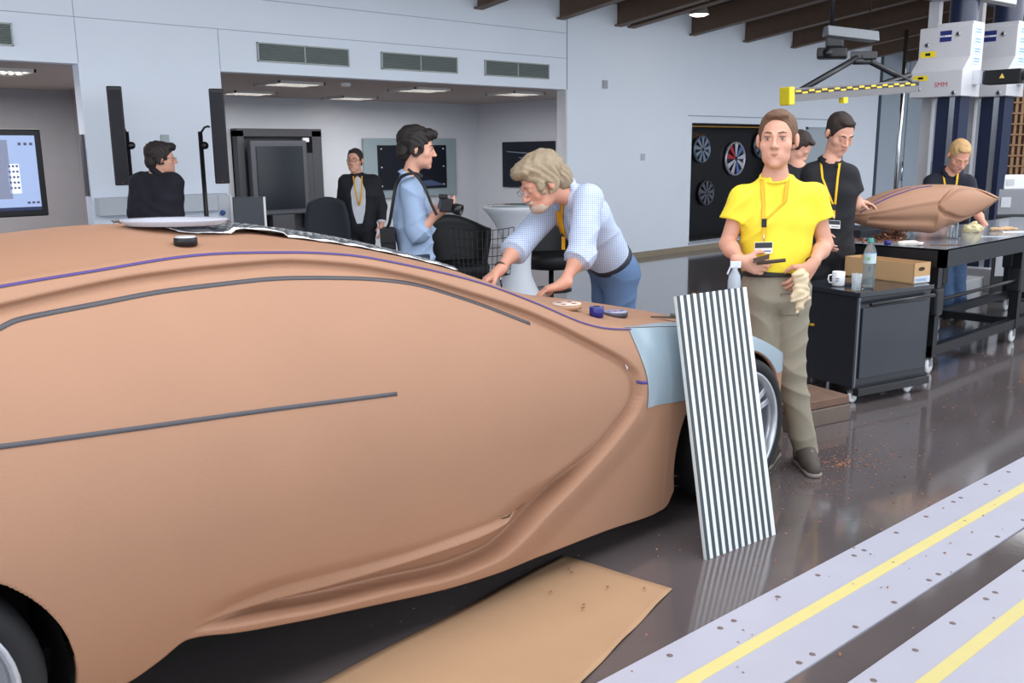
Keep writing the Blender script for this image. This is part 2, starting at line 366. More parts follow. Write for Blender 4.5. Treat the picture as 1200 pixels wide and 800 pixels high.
# ceiling lights of the inner room
gl = mat('troffer_glow', (255, 250, 240), .5, emit=2.4); fr = mat('troffer_frame', (200, 200, 200), .4)
names_ = [(2.5, 10.1, 'in the left room beyond the screen'), (5.6, 10.0, 'nearest the left end of the wide opening'), (5.95, 11.8, 'at the back left of the inner room'), (7.5, 10.0, 'above the photographer'), (7.7, 12.0, 'at the back of the inner room above the photographer'), (9.1, 9.9, 'nearest the right end of the wide opening')]
for x, y, where in names_:
    t = thing('ceiling_light', (x, y, HZ), 'louvred fluorescent ceiling light ' + where, 'ceiling light', 'louvred ceiling lights in the rooms behind')
    b = MB()
    for q in ((-.3, -.3, .3, -.28), (-.3, .28, .3, .3), (-.3, -.3, -.28, .3), (.28, -.3, .3, .3)): b.box((x + q[0], y + q[1], HZ - .03), (x + q[2], y + q[3], HZ))
    obj('frame', b, fr, t)
    for k in range(2):
        b = MB(); b.box((x - .27, y - .2 + k * .24, HZ - .02), (x + .27, y - .08 + k * .24, HZ - .008)); obj('tube', b, gl, t)
    b = MB()
    for k in range(9): b.box((x - .27 + k * .066, y - .28, HZ - .03), (x - .262 + k * .066, y + .28, HZ - .012))
    obj('louvre', b, fr, t)
b = MB(); b.lathe((6.15, 9.65, HZ - .04), [(0, 0), (.05, 0), (.06, .02), (.06, .04)], n=16); tag(obj('smoke_detector', b, WHITE), 'small round smoke detector on the inner room ceiling', 'smoke detector')
area('inner_room_lamp', (7.2, 10.8, 2.3), (0, 0, 0), 4.5, 2, 75, (1, .95, .92))
area('left_room_lamp', (1.5, 10.8, 2.3), (0, 0, 0), 4, 2, 110, (1, .95, .92))

# big display in a dark recess of the inner room
dgrey = mat('display_grey', (64, 66, 72), .5); scr = mat('screen_off', (26, 31, 38), .15)
t = thing('display_cabinet', (6.75, 12.5, .42), 'large dark grey display cabinet with switched-off screen in inner room', 'display')
b = MB(); b.box((6.1, 12.45, 0), (6.2, 12.64, 1.92)); b.box((7.3, 12.45, 0), (7.46, 12.64, 1.92)); b.box((6.1, 12.45, 1.84), (7.46, 12.64, 1.95)); b.box((6.1, 12.6, 0), (7.46, 12.64, 1.9)); obj('surround', b, dgrey, t)
b = MB(); b.box((6.22, 12.3, .72), (7.12, 12.42, 1.78)); sc_ = obj('screen_housing', b, mat('housing', (72, 76, 84), .4), t, bevel=.02)
b = MB(); b.box((6.3, 12.285, .8), (7.04, 12.3, 1.7)); obj('screen', b, scr, t)
b = MB(); b.box((6.5, 12.3, .4), (6.85, 12.42, .72)); b.box((7.14, 12.44, .5), (7.29, 12.58, 1.6)); obj('stand', b, dgrey, t)
b = MB(); b.box((7.12, 12.4, 1.76), (7.22, 12.44, 1.82)); obj('badge', b, WHITE, t)
# glass-mounted picture
t = thing('glass_picture', (9.25, 12.6, .87), 'dark car picture mounted on a pale glass panel behind photographer', 'picture')
b = MB(); b.box((8.3, 12.6, .87), (10.18, 12.62, 1.82)); obj('glass_panel', b, mat('pale_glass', (140, 156, 164), .15), t)
b = MB(); b.box((8.56, 12.58, 1.0), (9.95, 12.6, 1.71)); pic = obj('picture', b, mat('picture_dark', (18, 22, 34), .3, noise=.5, scale=2), t)
b = MB(); b.prism([(9.1, 12.575, 1.02), (9.9, 12.575, 1.05), (9.6, 12.575, 1.14), (9.2, 12.575, 1.1)], (0, .004, 0)); obj('car_streak', b, mat('streak', (70, 86, 120), .3), t)
for x, z in ((8.62, 1.06), (8.62, 1.65), (9.88, 1.06), (9.88, 1.65), (8.62, 1.36), (9.88, 1.36)):
    b = MB(); b.lathe((x, 12.575, z), [(0, -.012), (.015, -.01), (.015, .01)], axis=(0, 1, 0), n=10); obj('standoff', b, CHROME, t)
t = thing('wall_picture', (10.68, 11.3, 1.0), 'dark picture with pale streaks on the inner side wall', 'picture')
b = MB(); b.box((10.665, 10.7, 1.0), (10.695, 11.95, 1.75)); obj('canvas', b, mat('picture_blue', (30, 34, 46), .3, noise=.4, scale=2), t)
for z, y0 in ((1.45, 11.0), (1.38, 10.8), (1.55, 11.3)):
    b = MB(); b.prism([(10.66, y0, z), (10.66, y0 + .5, z + .03), (10.66, y0 + .55, z + .05), (10.66, y0, z + .02)], (.004, 0, 0)); obj('streak', b, mat('streak2', (120, 130, 150), .4), t)

# monitor at the far left with a software window on it
def scr_part(name, x0, x1, z0, z1, rgb, par, y=9.595, e=0.55, k=0):
    b = MB(); b.box((x0, y - .002 - k * .002, z0), (x1, y, z1)); return obj(name, b, mat('scr_%d_%d_%d' % rgb, rgb, .4, emit=e), par)
t = thing('wall_monitor', (2.1, 9.62, 0), 'large flat monitor showing modelling software at the left edge', 'monitor')
b = MB(); b.box((1.35, 9.6, 1.03), (2.72, 9.67, 1.84)); obj('bezel', b, BLACK, t, bevel=.012)
b = MB(); b.box((2.0, 9.67, .02), (2.1, 9.74, 1.5)); b.box((1.7, 9.5, 0), (2.4, 9.85, .03)); obj('stand', b, BLACKM, t)
s_ = scr_part('screen', 1.41, 2.66, 1.09, 1.78, (150, 168, 205), t)
scr_part('viewport', 1.41, 2.42, 1.2, 1.74, (120, 126, 150), t, k=1)
scr_part('side_panel', 2.40, 2.50, 1.25, 1.52, (225, 232, 245), t, k=1)
for r in range(5):
    for c in range(3):
        scr_part('icon', 2.405 + c * .033, 2.425 + c * .033, 1.49 - r * .05, 1.51 - r * .05, (84, 92, 120), t, k=2, e=.4)
for c in range(3): scr_part('icon', 2.51 + c * .05, 2.535 + c * .05, 1.69, 1.715, (70, 76, 100), t, k=2, e=.4)
for c in range(3): scr_part('icon', 2.54 + c * .04, 2.565 + c * .04, 1.15, 1.17, (70, 76, 100), t, k=2, e=.4)
scr_part('taskbar', 1.41, 2.66, 1.09, 1.12, (40, 50, 84), t, k=1, e=.4)
b = MB(); b.lathe((2.12, 9.592, 1.46), [(.0, -.004), (.13, -.003), (.14, 0)], axis=(0, 1, 0)); obj('model_view', b, mat('scr_red', (80, 26, 34), .4, emit=.4), t)
# narrow dark strip on the jamb
b = MB(); b.box((2.905, 9.03, 1.22), (2.929, 9.09, 1.78)); tag(obj('door_strip', b, mat('strip', (84, 82, 88), .5)), 'narrow dark grey strip fixed on the left opening jamb', 'strip')

# display case with wheel discs set in the wall
t = thing('display_case', (13.5, 9.3, .13), 'black recessed display case of wheel designs behind yellow shirt', 'display case')
b = MB(); b.box((12.0, 9.45, .13), (15.0, 9.5, 2.0)); b.box((12.0, 9.16, .13), (12.03, 9.5, 2.0)); b.box((14.97, 9.16, .13), (15.0, 9.5, 2.0)); b.box((12, 9.16, 1.97), (15, 9.5, 2.0)); b.box((12, 9.16, .13), (15, 9.5, .16)); obj('backboard', b, mat('case_black', (10, 9, 12), .3), t)
b = MB(); b.box((12.05, 9.17, 1.945), (14.95, 9.19, 1.965)); obj('edge_strip', b, mat('edge_yellow', (170, 124, 40), .5), t)
text_part('lettering', 'Design', (12.6, 9.44, 1.78), (1, 0, 0), (0, 0, 1), .09, mat('amber', (110, 64, 16), .5), t, depth=.002)
case = t
discs = [((823, 175), .19, 'pale spoked wheel disc at the left of the display case', (120, 134, 152)), ((862, 186), .25, 'large red and blue spoked wheel disc in the display case', (190, 190, 205)), ((828, 226), .18, 'dark grey wheel disc low at the left of the case', (88, 90, 100)), ((893, 170), .2, 'wheel disc half hidden behind the yellow-shirted man', (100, 104, 116))]
for (px, r, lab, rgb) in discs:
    P = aty(px[0], px[1], 9.4); r *= 1.15
    t = thing('wheel_disc', (P[0], 9.44, P[2] - r), lab, 'wheel disc', 'wheel discs in the display case')
    b = MB(); b.lathe(P, [(r, .03), (r, -.01), (r * .93, -.01), (r * .92, .03)], axis=(0, 1, 0)); obj('rim', b, mat('disc%d' % rgb[0], rgb, .3, .6), t)
    b = MB(); b.lathe(P + [0, .02, 0], [(0, 0), (r * .92, 0)], axis=(0, 1, 0)); obj('face', b, mat('face%d' % rgb[0], (30, 34, 44), .3), t)
    for k in range(9):
        a = k * 2 * math.pi / 9 + .2; d = np.array([math.cos(a), 0, math.sin(a)]); q = np.array([-math.sin(a), 0, math.cos(a)])
        col = (175, 44, 50) if (lab.startswith('large') and k in (3, 4)) else ((90, 120, 180) if lab.startswith('large') and k in (1, 7) else rgb)
        b = MB(); b.prism([P + d * r * .12 - q * .01, P + d * r * .9 - q * r * .2, P + d * r * .9 + q * r * .12, P + d * r * .12 + q * .01], (0, -.012, 0)); obj('spoke', b, mat('spk%d' % sum(col), col, .4), t)
    b = MB(); b.lathe(P + [0, -.015, 0], [(0, 0), (r * .13, 0), (r * .15, .01)], axis=(0, 1, 0), n=14); obj('hub', b, BLACK, t)
b = MB(); x0, x1 = 15.35, 16.7
for q in ((x0, x1, 1.93, 1.97), (x0, x0 + .05, .0, 1.97), (x1 - .05, x1, .0, 1.97)): b.box((q[0], 8.975, q[2]), (q[1], 8.999, q[3]))
d = struct('door_3', b, mat('doorframe', (170, 180, 192), .5))
b = MB(); b.box((x0 + .05, 8.985, 0.01), (x1 - .05, 8.998, 1.93)); obj('door_leaf', b, mat('doorleaf', (176, 188, 198), .4), d)
# ================================================================== CLAY CAR
YC = 3.07
f_Y0 = lambda x: 2.22 + 0.03 * np.clip((x - .2) / 2.5, 0, 1)
_wr = pchip([-1.15, -1.05, -.9, -.6, -.2, .2], [.30, .52, .70, .80, .85, .85])
_wf = pchip([2.9, 3.4, 3.75, 3.88, 3.97, 4.04, 4.09], [.823, .825, .805, .70, .52, .32, .12])
def half_w(x):
    x = np.asarray(x, float)
    return np.where(x < .2, _wr(x), np.where(x > 2.9, _wf(x), YC - f_Y0(x)))
_ku = pchip([2.3, 3.0, 3.8, 4.09], [.75, .6, .5, .4]); _kl = pchip([-1.1, 0.9, 1.4, 2.3, 4.1], [.5, .5, .4, .12, .12])
def yside(x, z):
    x = np.asarray(x, float); z = np.asarray(z, float)
    ku = _ku(x); kl = _kl(x)
    return YC - half_w(x) + np.where(z > .6, ku * (z - .6) ** 2, kl * (.6 - z) ** 2)
ZP = pchip([-1.15, -.9, -.5, 0, .59, .81, 1.12, 1.39, 1.59, 1.81, 2.075, 2.267, 2.476, 2.58, 2.708, 3.0, 3.4, 3.75, 3.95, 4.09],
           [.85, .98, 1.12, 1.21, 1.271, 1.286, 1.303, 1.29, 1.268, 1.217, 1.136, 1.053, .955, .925, .904, .872, .795, .655, .54, .44])
ZC = pchip([-1.15, -.9, -.5, 0, .6, 1.0, 1.3, 1.7, 2.15, 2.6, 2.95, 3.2, 3.6, 3.85, 4.0, 4.09],
           [.87, 1.02, 1.18, 1.28, 1.34, 1.365, 1.352, 1.292, 1.172, 1.01, .915, .87, .785, .70, .60, .46])
ZB = pchip([-1.15, -.9, -.4, .3, .55, .72, .80, .87, 1.0, 1.31, 1.83, 2.07, 2.54, 2.85, 2.93, 2.99, 3.4, 3.8, 3.95, 4.09],
           [.5, .36, .27, .21, .21, .236, .27, .305, .278, .215, .14, .13, .118, .10, .115, .2, .2, .18, .2, .3])
# crease curves measured on the side, (x, z)
def hit(u, v):
    d = ray(u, v); Y = 2.3
    for i in range(50):
        P = CP + d * Y / d[1]; Y = .5 * Y + .5 * float(yside(P[0], P[2]))
    return P[0], P[2]
LOOP = [hit(*q) for q in [(-120, 392), (0, 360), (169, 324), (250, 314), (319, 308), (400, 311), (475, 324), (550, 345), (621, 369), (680, 397), (730, 425), (743, 441), (746, 460), (740, 480), (722, 506), (700, 532), (668, 566), (637, 597), (608, 628), (578, 652), (534, 670), (453, 689), (380, 707), (290, 724), (218, 741.5), (200, 745)]]
B1 = [hit(*q) for q in [(700, 532), (659, 568), (622, 590), (589, 609), (563, 619), (490, 645), (380, 676), (332, 690), (280, 710), (245, 727), (216, 741)]]
B2 = [hit(*q) for q in [(700, 534), (655, 574), (615, 601), (589, 614), (556, 630), (490, 654), (380, 690), (350, 698), (280, 719), (234, 733), (217, 741.5)]]
L1 = [hit(*q) for q in [(706, 527), (637, 597), (600, 637), (578, 652), (534, 670), (453, 689), (380, 707), (290, 724), (218, 741.5)]]
def byx(c):
    c = sorted(c); xs, zs = zip(*c); return pchip(xs, zs), xs[0], xs[-1]
fB1, _, _ = byx(B1); fB2, _, _ = byx(B2); fL1, xl0, xl1 = byx(L1)
def smooth_poly(pts, n=6):
    P = np.array(pts); t = np.arange(len(P)); tt = np.linspace(0, len(P) - 1, (len(P) - 1) * n + 1)
    return np.stack([pchip(t, P[:, 0])(tt), pchip(t, P[:, 1])(tt)], 1)
ARC = smooth_poly(LOOP)
def sdist(x, z):
    """signed distance to the bubble outline: negative inside (below / behind it)"""
    p = np.stack([x, z], -1); best = np.full(x.shape, 9.0); sgn = np.ones(x.shape)
    for a, b_ in zip(ARC[:-1], ARC[1:]):
        ab = b_ - a; t = np.clip(((p - a) @ ab) / (ab @ ab), 0, 1); d = p - a - t[..., None] * ab; dist = np.hypot(d[..., 0], d[..., 1])
        cr = ab[0] * (p[..., 1] - a[1]) - ab[1] * (p[..., 0] - a[0]); up = dist < best
        sgn = np.where(up, np.where(cr > 0, 1, -1), sgn); best = np.where(up, dist, best)
    return best * sgn
def disp(x, z):
    """outward displacement of the near side"""
    d = sdist(x, z)
    out = .022 * sstep(-.004, .012, d) * (1 - sstep(.02, .16, d)) - .010 * np.exp(-((d + .010) / .012) ** 2)
    fade = sstep(-.2, .2, x) * (1 - sstep(3.0, 3.2, x))
    out = out * fade * np.where(z < .6, sstep(.86, 1.08, x), 1)
    zB1 = fB1(x); zB2 = fB2(x); zL = fL1(x); win = sstep(.86, 1.15, x) * (1 - sstep(2.25, 2.48, x))
    dn = np.maximum(-d, 0); vw = np.maximum(zB1 - zL, 0) * .75 + .07
    valley = -.064 * (1 - sstep(0, 1, dn / vw)) * sstep(.008, -.004, d)
    led = np.where(z > zB2, np.clip(1 - (z - zB2) / np.maximum(zB1 - zB2, .014), 0, 1), np.clip(1 - (zB2 - z) / .012, 0, 1)) * .040 * (1 - sstep(2.00, 2.10, x))
    o2 = valley + led
    k = win
    out = out - .020 * np.exp(-(np.minimum(d, 0) / .034) ** 2) * (d < .004) * sstep(.78, .55, z) * sstep(2.2, 2.45, x)
    out = out + np.where(z < zB1 + .3, o2, 0) * k * sstep(.008, -.004, d)
    # fender lip right of the bubble, lower curve
    return out
def surf(x, z, off=0.0):
    x = np.asarray(x, float); z = np.asarray(z, float); return np.stack([x, yside(x, z) - disp(x, z) - off, z], -1)
def roof(x, u, off=0.0):
    """u 0 at the near edge, 1 on the centre line"""
    yp = yside(x, ZP(x)); return np.stack([x + 0 * u, yp + (YC - yp) * u, ZP(x) + (ZC(x) - ZP(x)) * (1 - (1 - u) ** 2.0) + off], -1)
xs = np.unique(np.concatenate([np.linspace(-1.15, -.3, 24), np.linspace(-.3, 3.8, 440), np.linspace(3.8, 4.09, 26)]))
NV, NU = 210, 22
X = xs[:, None]
V_ = np.linspace(0, 1, NV)[None, :]
Zs = ZB(X) + (ZP(X) - ZB(X)) * V_
XX = np.repeat(X, NV, 1)
DD = disp(XX, Zs)
for _ in range(1):
    E_ = np.pad(DD, 1, mode='edge'); DD = (E_[1:-1, 1:-1] * 2 + E_[:-2, 1:-1] + E_[2:, 1:-1] + E_[1:-1, :-2] + E_[1:-1, 2:]) / 6
side = np.stack([XX, yside(XX, Zs) - DD, Zs], -1)
Ur = np.linspace(0, 1, NU + 1)[None, 1:]
rf = roof(np.repeat(X, NU, 1), np.repeat(Ur, len(xs), 0))
half = np.concatenate([side, rf], 1)                      # near half
ARCHES = [(.19, .32, .40), (3.375, .30, .42)]
def snap(P, rows):
    kill = np.zeros(P.shape[:2], bool)
    for cx, cz, r in ARCHES:
        dx = P[..., 0] - cx; dz = P[..., 2] - cz; rr = np.hypot(dx, dz); ins = (rr < r) & (np.arange(P.shape[1])[None, :] < rows)
        edge = np.zeros_like(ins)
        for a, b_ in ((1, 0), (-1, 0), (0, 1), (0, -1)): edge |= ~np.roll(ins, (a, b_), (0, 1))
        bd = ins & edge
        s = np.where(bd, r / np.maximum(rr, 1e-6), 1); P[..., 0] = cx + dx * s; P[..., 2] = cz + dz * s
        kill |= ins & ~bd
    return kill
Pn = half.copy(); kill = snap(Pn, NV)
far = half[:, ::-1].copy(); far[..., 1] = 2 * YC - far[..., 1]; 
fx = far.copy(); fx2 = fx[:, ::-1].copy(); kill2 = snap(fx2, NV); far = fx2[:, ::-1]; kf = kill2[:, ::-1]
ALL = np.concatenate([Pn, far[:, 1:]], 1); K = np.concatenate([kill, kf[:, 1:]], 1)
n, m_ = ALL.shape[:2]
I = np.arange(n * m_).reshape(n, m_)
q = np.stack([I[:-1, :-1], I[1:, :-1], I[1:, 1:], I[:-1, 1:]], -1).reshape(-1, 4)
kk = K.reshape(-1); q = q[~kk[q].any(1)]
car = thing('clay_car', (1.6, YC, 0), 'full-size brown clay car model in the foreground with taped lines', 'car model')
b = MB(); b.v = [tuple(v) for v in ALL.reshape(-1, 3)]; b.f = [tuple(int(i) for i in f) for f in q]; b.sm = [True] * len(b.f)
body = obj('body', b, CLAY, car)
sol = body.modifiers.new('thick', 'SOLIDIFY'); sol.thickness = 0.02; sol.offset = -1
# under the clay: black car floor box added to block light, and wheel wells
b = MB(); b.box((-.75, 2.50, .13), (3.85, 3.64, .30))
obj('underbody_blocker', b, mat('blocker_black', (9, 9, 10), .9), car)
for i, (cx, cz, r) in enumerate(ARCHES):
    for s in (-1, 1):
        y0 = 2.33 if s < 0 else 2 * YC - 2.33; y1 = y0 + .36 * (-s)
        b = MB(); N = 26; vs = []
        for k in range(N + 1):
            a = -.35 + (math.pi + .7) * k / N; vs += [(cx + math.cos(a) * (r + .004), y0 + (-s) * .01, cz + math.sin(a) * (r + .004)), (cx + math.cos(a) * (r + .004), y1, cz + math.sin(a) * (r + .004))]
        b.add(vs, [(2 * k, 2 * k + 1, 2 * k + 3, 2 * k + 2) for k in range(N)], True)
        b.add([vs[2 * k + 1] for k in range(N + 1)], [tuple(range(N + 1))]); obj('wheel_arch', b, mat('arch_black', (16, 16, 18), .85), car)
rimm = mat('rim_silver', (196, 200, 208), .25, .7); dk2 = mat('rim_dark', (48, 52, 62), .35, .5)
def wheel(cx, cz, R_, y, s):
    b = MB(); ax = (0, s, 0); c = (cx, y, cz)
    b.lathe(c, [(R_ * .80, -.01), (R_ * .84, -.02), (R_ * .90, -.022), (R_ * .965, -.008), (R_, .03), (R_, .20), (R_ * .95, .235), (R_ * .80, .235)], axis=ax, n=48)
    ty = obj('tyre', b, RUBBER, car)
    b = MB(); b.lathe(c, [(R_ * .82, -.008), (R_ * .80, -.018), (R_ * .76, -.012), (R_ * .74, .03), (R_ * .72, .12)], axis=ax, n=48); b.lathe(c, [(0, .11), (R_ * .73, .12)], axis=ax, n=48); obj('rim', b, rimm, ty)
    b = MB(); b.lathe(c, [(0, .085), (R_ * .5, .085), (R_ * .5, .11)], axis=ax, n=32); obj('brake_disc', b, dk2, ty)
    for k in range(5):
        a = k * 2 * math.pi / 5 + .5
        for da in (-.13, .13):
            d = np.array([math.cos(a), 0, math.sin(a)]); e = np.array([math.cos(a + da), 0, math.sin(a + da)]); qn = np.array([-math.sin(a), 0, math.cos(a)])
            C_ = np.array(c, float); p0 = C_ + d * .03; p1 = C_ + e * R_ * .76; off = np.array([0, s * 1.0, 0])
            b = MB(); w0, w1 = .014, .016
            b.add([p0 - qn * w0 + off * .03, p0 + qn * w0 + off * .03, p1 + qn * w1 + off * .012, p1 - qn * w1 + off * .012, p0 - qn * w0 + off * .07, p0 + qn * w0 + off * .07, p1 + qn * w1 + off * .06, p1 - qn * w1 + off * .06],
                  [(0, 1, 2, 3), (7, 6, 5, 4), (0, 4, 5, 1), (1, 5, 6, 2), (2, 6, 7, 3), (3, 7, 4, 0)]); obj('spoke', b, rimm, ty, bevel=.003)
    b = MB(); b.lathe(c, [(0, .018), (.03, .02), (.045, .03), (.05, .07)], axis=ax, n=20); obj('hub_cap', b, dk2, ty)
wheel(.185, .345, .345, 2.262, 1); wheel(3.44, .34, .34, 2.262, 1); wheel(.17, .345, .345, 2 * YC - 2.262, -1); wheel(3.44, .34, .34, 2 * YC - 2.262, -1)

def ribbon(name, pts, wid, m_, par, fn=surf, off=.0015):
    """tape following the body through (x,z) points"""
    P = np.array(smooth_poly(pts, 10)); t = np.gradient(P, axis=0); t /= np.linalg.norm(t, axis=1)[:, None] + 1e-9; nn = np.stack([-t[:, 1], t[:, 0]], 1)
    A = P + nn * wid / 2; B = P - nn * wid / 2
    G = np.stack([fn(A[:, 0], A[:, 1], off), fn(P[:, 0], P[:, 1], off), fn(B[:, 0], B[:, 1], off)], 1)
    b = MB(); b.grid(G); o = obj(name, b, m_, par); s = o.modifiers.new('t', 'SOLIDIFY'); s.thickness = .001; s.offset = 0; return o
ribbon('side_window_tape', [hit(*q) for q in [(-90, 432), (-20, 395), (0, 384), (19, 375), (112, 356), (206, 339), (300, 328), (400, 325.5), (475, 331), (550, 352), (621, 379)]], .011, GREYTAPE, car)['label'] = 'dark grey tape curving over the window area'
ribbon('belt_tape', [hit(*q) for q in [(-150, 541), (0, 523), (150, 503), (300, 482), (465, 461)]], .0115, GREYTAPE, car)['label'] = 'straight dark grey tape across the door'
ribbon('mark_tape', [hit(743, 447), hit(755, 447)], .012, PURPLE, car)['label'] = 'short purple tape tick'
# purple line along the roof edge and round the bonnet corner
xx = np.linspace(-.9, 2.72, 150)
G = np.stack([surf(xx, ZP(xx) - .0065, .003), surf(xx, ZP(xx) - .004, .0035), surf(xx, ZP(xx) - .001, .003)], 1)
b = MB(); b.grid(G); o = obj('roof_edge_tape', b, PURPLE, car); o['label'] = 'purple tape along the roof and bonnet edge'; s = o.modifiers.new('t', 'SOLIDIFY'); s.thickness = .001; s.offset = 0
# a chipped white spot in the crease
x0, z0 = hit(732, 427); b = MB(); p0 = surf(np.array([x0]), np.array([z0]), .004)[0]; b.prism([p0, p0 + [.022, 0, -.004], p0 + [.012, 0, -.022]], (0, -.002, 0)); obj('chip_mark', b, WHITE, car)['label'] = 'white chipped spot'
# crack in the lower crease
b = MB()
for (u0, v0, u1, v1) in ((589, 609, 598, 606), (598, 606, 604, 600), (608, 600, 622, 592)):
    a_ = np.array(hit(u0, v0)); c_ = np.array(hit(u1, v1)); P0 = surf(np.array([a_[0], c_[0], c_[0], a_[0]]), np.array([a_[1], c_[1], c_[1] + .0025, a_[1] + .003]), .006); b.add(P0, [(0, 1, 2, 3)])
obj('crack', b, mat('crack', (50, 34, 28), .9), car)

# silver-grey film on the front fender
film_m = mat('fender_film', (158, 176, 188), .3, .15, noise=.04, coat=.3)
xL = pchip([.55, .587, .69, .80, .904, 1.0], [2.738, 2.738, 2.742, 2.722, 2.708, 2.705])
zbot = lambda x: np.where(x < 3.0, .587 - .02 * (x - 2.738) / .26, .56)
cols = np.linspace(2.70, 3.80, 90); 
rows = 40; G = np.zeros((90, rows, 3))
for i, x in enumerate(cols):
    z0 = float(zbot(x)); cx, cz, r = ARCHES[1]
    if abs(x - cx) < r: z0 = max(z0, cz + math.sqrt(r * r - (x - cx) ** 2))
    if x > cx + .2: z0 = max(z0, .52)
    z1 = float(ZP(x)); z = np.linspace(min(z0, z1), z1, rows); xr = xL(z) + (x - 2.70) * (3.80 - xL(z)) / 1.10; G[i] = surf(xr, z, .003)
b = MB(); b.grid(G); ff = obj('fender_film', b, film_m, car); ff['label'] = 'silver grey film covering the front fender'
uu = np.linspace(0, .16, 6); xr = np.linspace(2.70, 3.78, 60); G = roof(np.repeat(xr[:, None], 6, 1), np.repeat(uu[None, :], 60, 0), .003)
k = np.clip((xr - 2.70) / .5, 0.12, 1); G = np.stack([roof(np.full(6, x), uu * kk_, .003) for x, kk_ in zip(xr, k)])
b = MB(); b.grid(G); obj('film_top_edge', b, film_m, car)

# silver foil on the windscreen and far roof
foil_m = mat('silver_foil', (205, 210, 216), .22, .85, noise=.15, scale=20, bump=.6, bscale=26)
near_x = [1.13, 1.17, 1.33, 1.40, 1.50, 1.62, 1.75, 1.90, 2.02, 2.15]; near_u = [.99, .42, .40, .44, .36, .34, .34, .34, .34, .36]
fu = pchip(near_x, near_u); G = []
for i, x in enumerate(np.linspace(1.13, 2.15, 60)):
    u0 = float(fu(x)) + random.uniform(-.012, .012); r = []
    for j, u in enumerate(np.linspace(u0, 1.5, 30)):
        uu_ = u if u <= 1 else 2 - u; p = roof(np.array(x), np.array(uu_)); 
        if u > 1: p = np.array([p[0], 2 * YC - p[1], p[2]])
        lift = .006 + .010 * abs(math.sin(x * 31 + j * .7)) * (1 if j else .3) + (.012 if j < 2 and 1.33 < x < 1.5 else 0); r.append(p + [0, 0, lift])
    G.append(r)
b = MB(); b.grid(np.array(G)); o = obj('windscreen_foil', b, foil_m); tag(o, 'crinkled silver foil sheet lying over the clay windscreen', 'foil'); s = o.modifiers.new('t', 'SOLIDIFY'); s.thickness = .003
o = None
# oval clear tray on the far roof
P = atz(204, 262, 1.37); b = MB(); G = []
ex = nrm([Rv[0], Rv[1], 0]); ey = np.array([-ex[1], ex[0], 0])
for k in range(40):
    a = 2 * math.pi * k / 40; G.append([P + [0, 0, .0] + (ex * .16 * math.cos(a) + ey * .09 * math.sin(a)) * s_ + [0, 0, h_] for s_, h_ in ((0, 0), (.85, 0), (.95, .012), (1.05, .016), (1.05, .010), (.9, -.004))])
G.append(G[0]); b.grid(np.array(G)); tag(obj('oval_tray', b, mat('clear_tray', (176, 178, 190), .12, noise=.05), loc=P), 'pale glossy oval tray lying on top of the clay roof', 'tray')
# black puck
P = roof(np.array(1.126), np.array(.16)); b = MB(); b.lathe(P, [(0, 0), (.034, 0), (.034, .020), (.030, .023)]); t = thing('round_weight', P, 'small black round weight with silver top on the clay roof', 'weight'); obj('base', b, BLACK, t)
b = MB(); b.lathe(P, [(.031, .020), (.030, .025), (.024, .027), (0, .027)]); obj('top', b, mat('puck_silver', (196, 198, 202), .45, .2), t)

# things on the bonnet
def on_hood(px, py):
    z = .9
    for i in range(40):
        P = atz(px, py, z); u = (P[1] - yside(P[0], ZP(P[0]))) / (YC - yside(P[0], ZP(P[0]))); u = u if u <= 1 else 2 - u; zz = float(roof(np.array(P[0]), np.array(max(0, min(1, u))))[2]); z = .5 * z + .5 * zz
    return atz(px, py, z)
def disc(name, P, r, h, m_, lab, cat, n=26):
    b = MB(); b.lathe(P, [(0, 0), (r, 0), (r, h * .9), (r * .97, h), (r * .62, h), (r * .60, h * .6), (0, h * .6)], n=n); return tag(obj(name, b, m_), lab, cat)
P = on_hood(664, 361); t = thing('tape_roll', P, 'flat white and tan tape roll nearest the bending man', 'tape roll', 'tape rolls on the bonnet')
b = MB(); b.lathe(P, [(.036, .0), (.060, .0), (.060, .018), (.036, .018), (.036, 0)]); obj('tape', b, mat('tan_tape', (176, 140, 112), .6), t)
b = MB(); b.lathe(P, [(.0, .019), (.059, .019), (.059, .0205), (0, .0205)]); lb = obj('label_disc', b, mat('label_cream', (222, 204, 190), .5), t)
for k in range(4):
    a = k * 1.57 + .4; c = P + [math.cos(a) * .032, math.sin(a) * .032, .0207]; b = MB(); b.lathe(c, [(0, .0005), (.011, .0005), (.011, 0)], n=10); obj('print', b, mat('print_red', (150, 70, 80), .5), t)
P = on_hood(699, 371); t = thing('tape_roll', P, 'upright blue tape roll standing on the clay bonnet', 'tape roll', 'tape rolls on the bonnet')
b = MB(); b.lathe(P, [(.020, 0), (.029, 0), (.029, .040), (.020, .040), (.020, 0)]); obj('tape', b, mat('blue_tape', (38, 38, 120), .35), t)
b = MB(); b.lathe(P, [(.017, 0), (.0205, 0), (.0205, .041), (.017, .041)]); obj('core', b, mat('core_grey', (130, 130, 160), .6), t)
P = on_hood(721, 370); t = thing('tape_roll', P, 'flat dark tape roll with coloured label right of the blue roll', 'tape roll', 'tape rolls on the bonnet')
b = MB(); b.lathe(P, [(.03, 0), (.052, 0), (.052, .018), (.03, .018), (.03, 0)]); obj('tape', b, mat('dark_tape', (70, 66, 76), .4), t)
b = MB(); b.lathe(P, [(0, .0185), (.05, .0185), (.05, .020), (0, .020)]); obj('label_disc', b, mat('label_lilac', (160, 160, 186), .4), t)
for k, c_ in enumerate(((60, 60, 150), (170, 70, 90), (60, 60, 150))):
    c = P + [(-.028 + .026 * k), .008 - k * .01, .0202]; b = MB(); b.box(c - [.009, .007, 0], c + [.009, .007, .0006]); obj('print', b, mat('prt%d' % k, c_, .5), t)
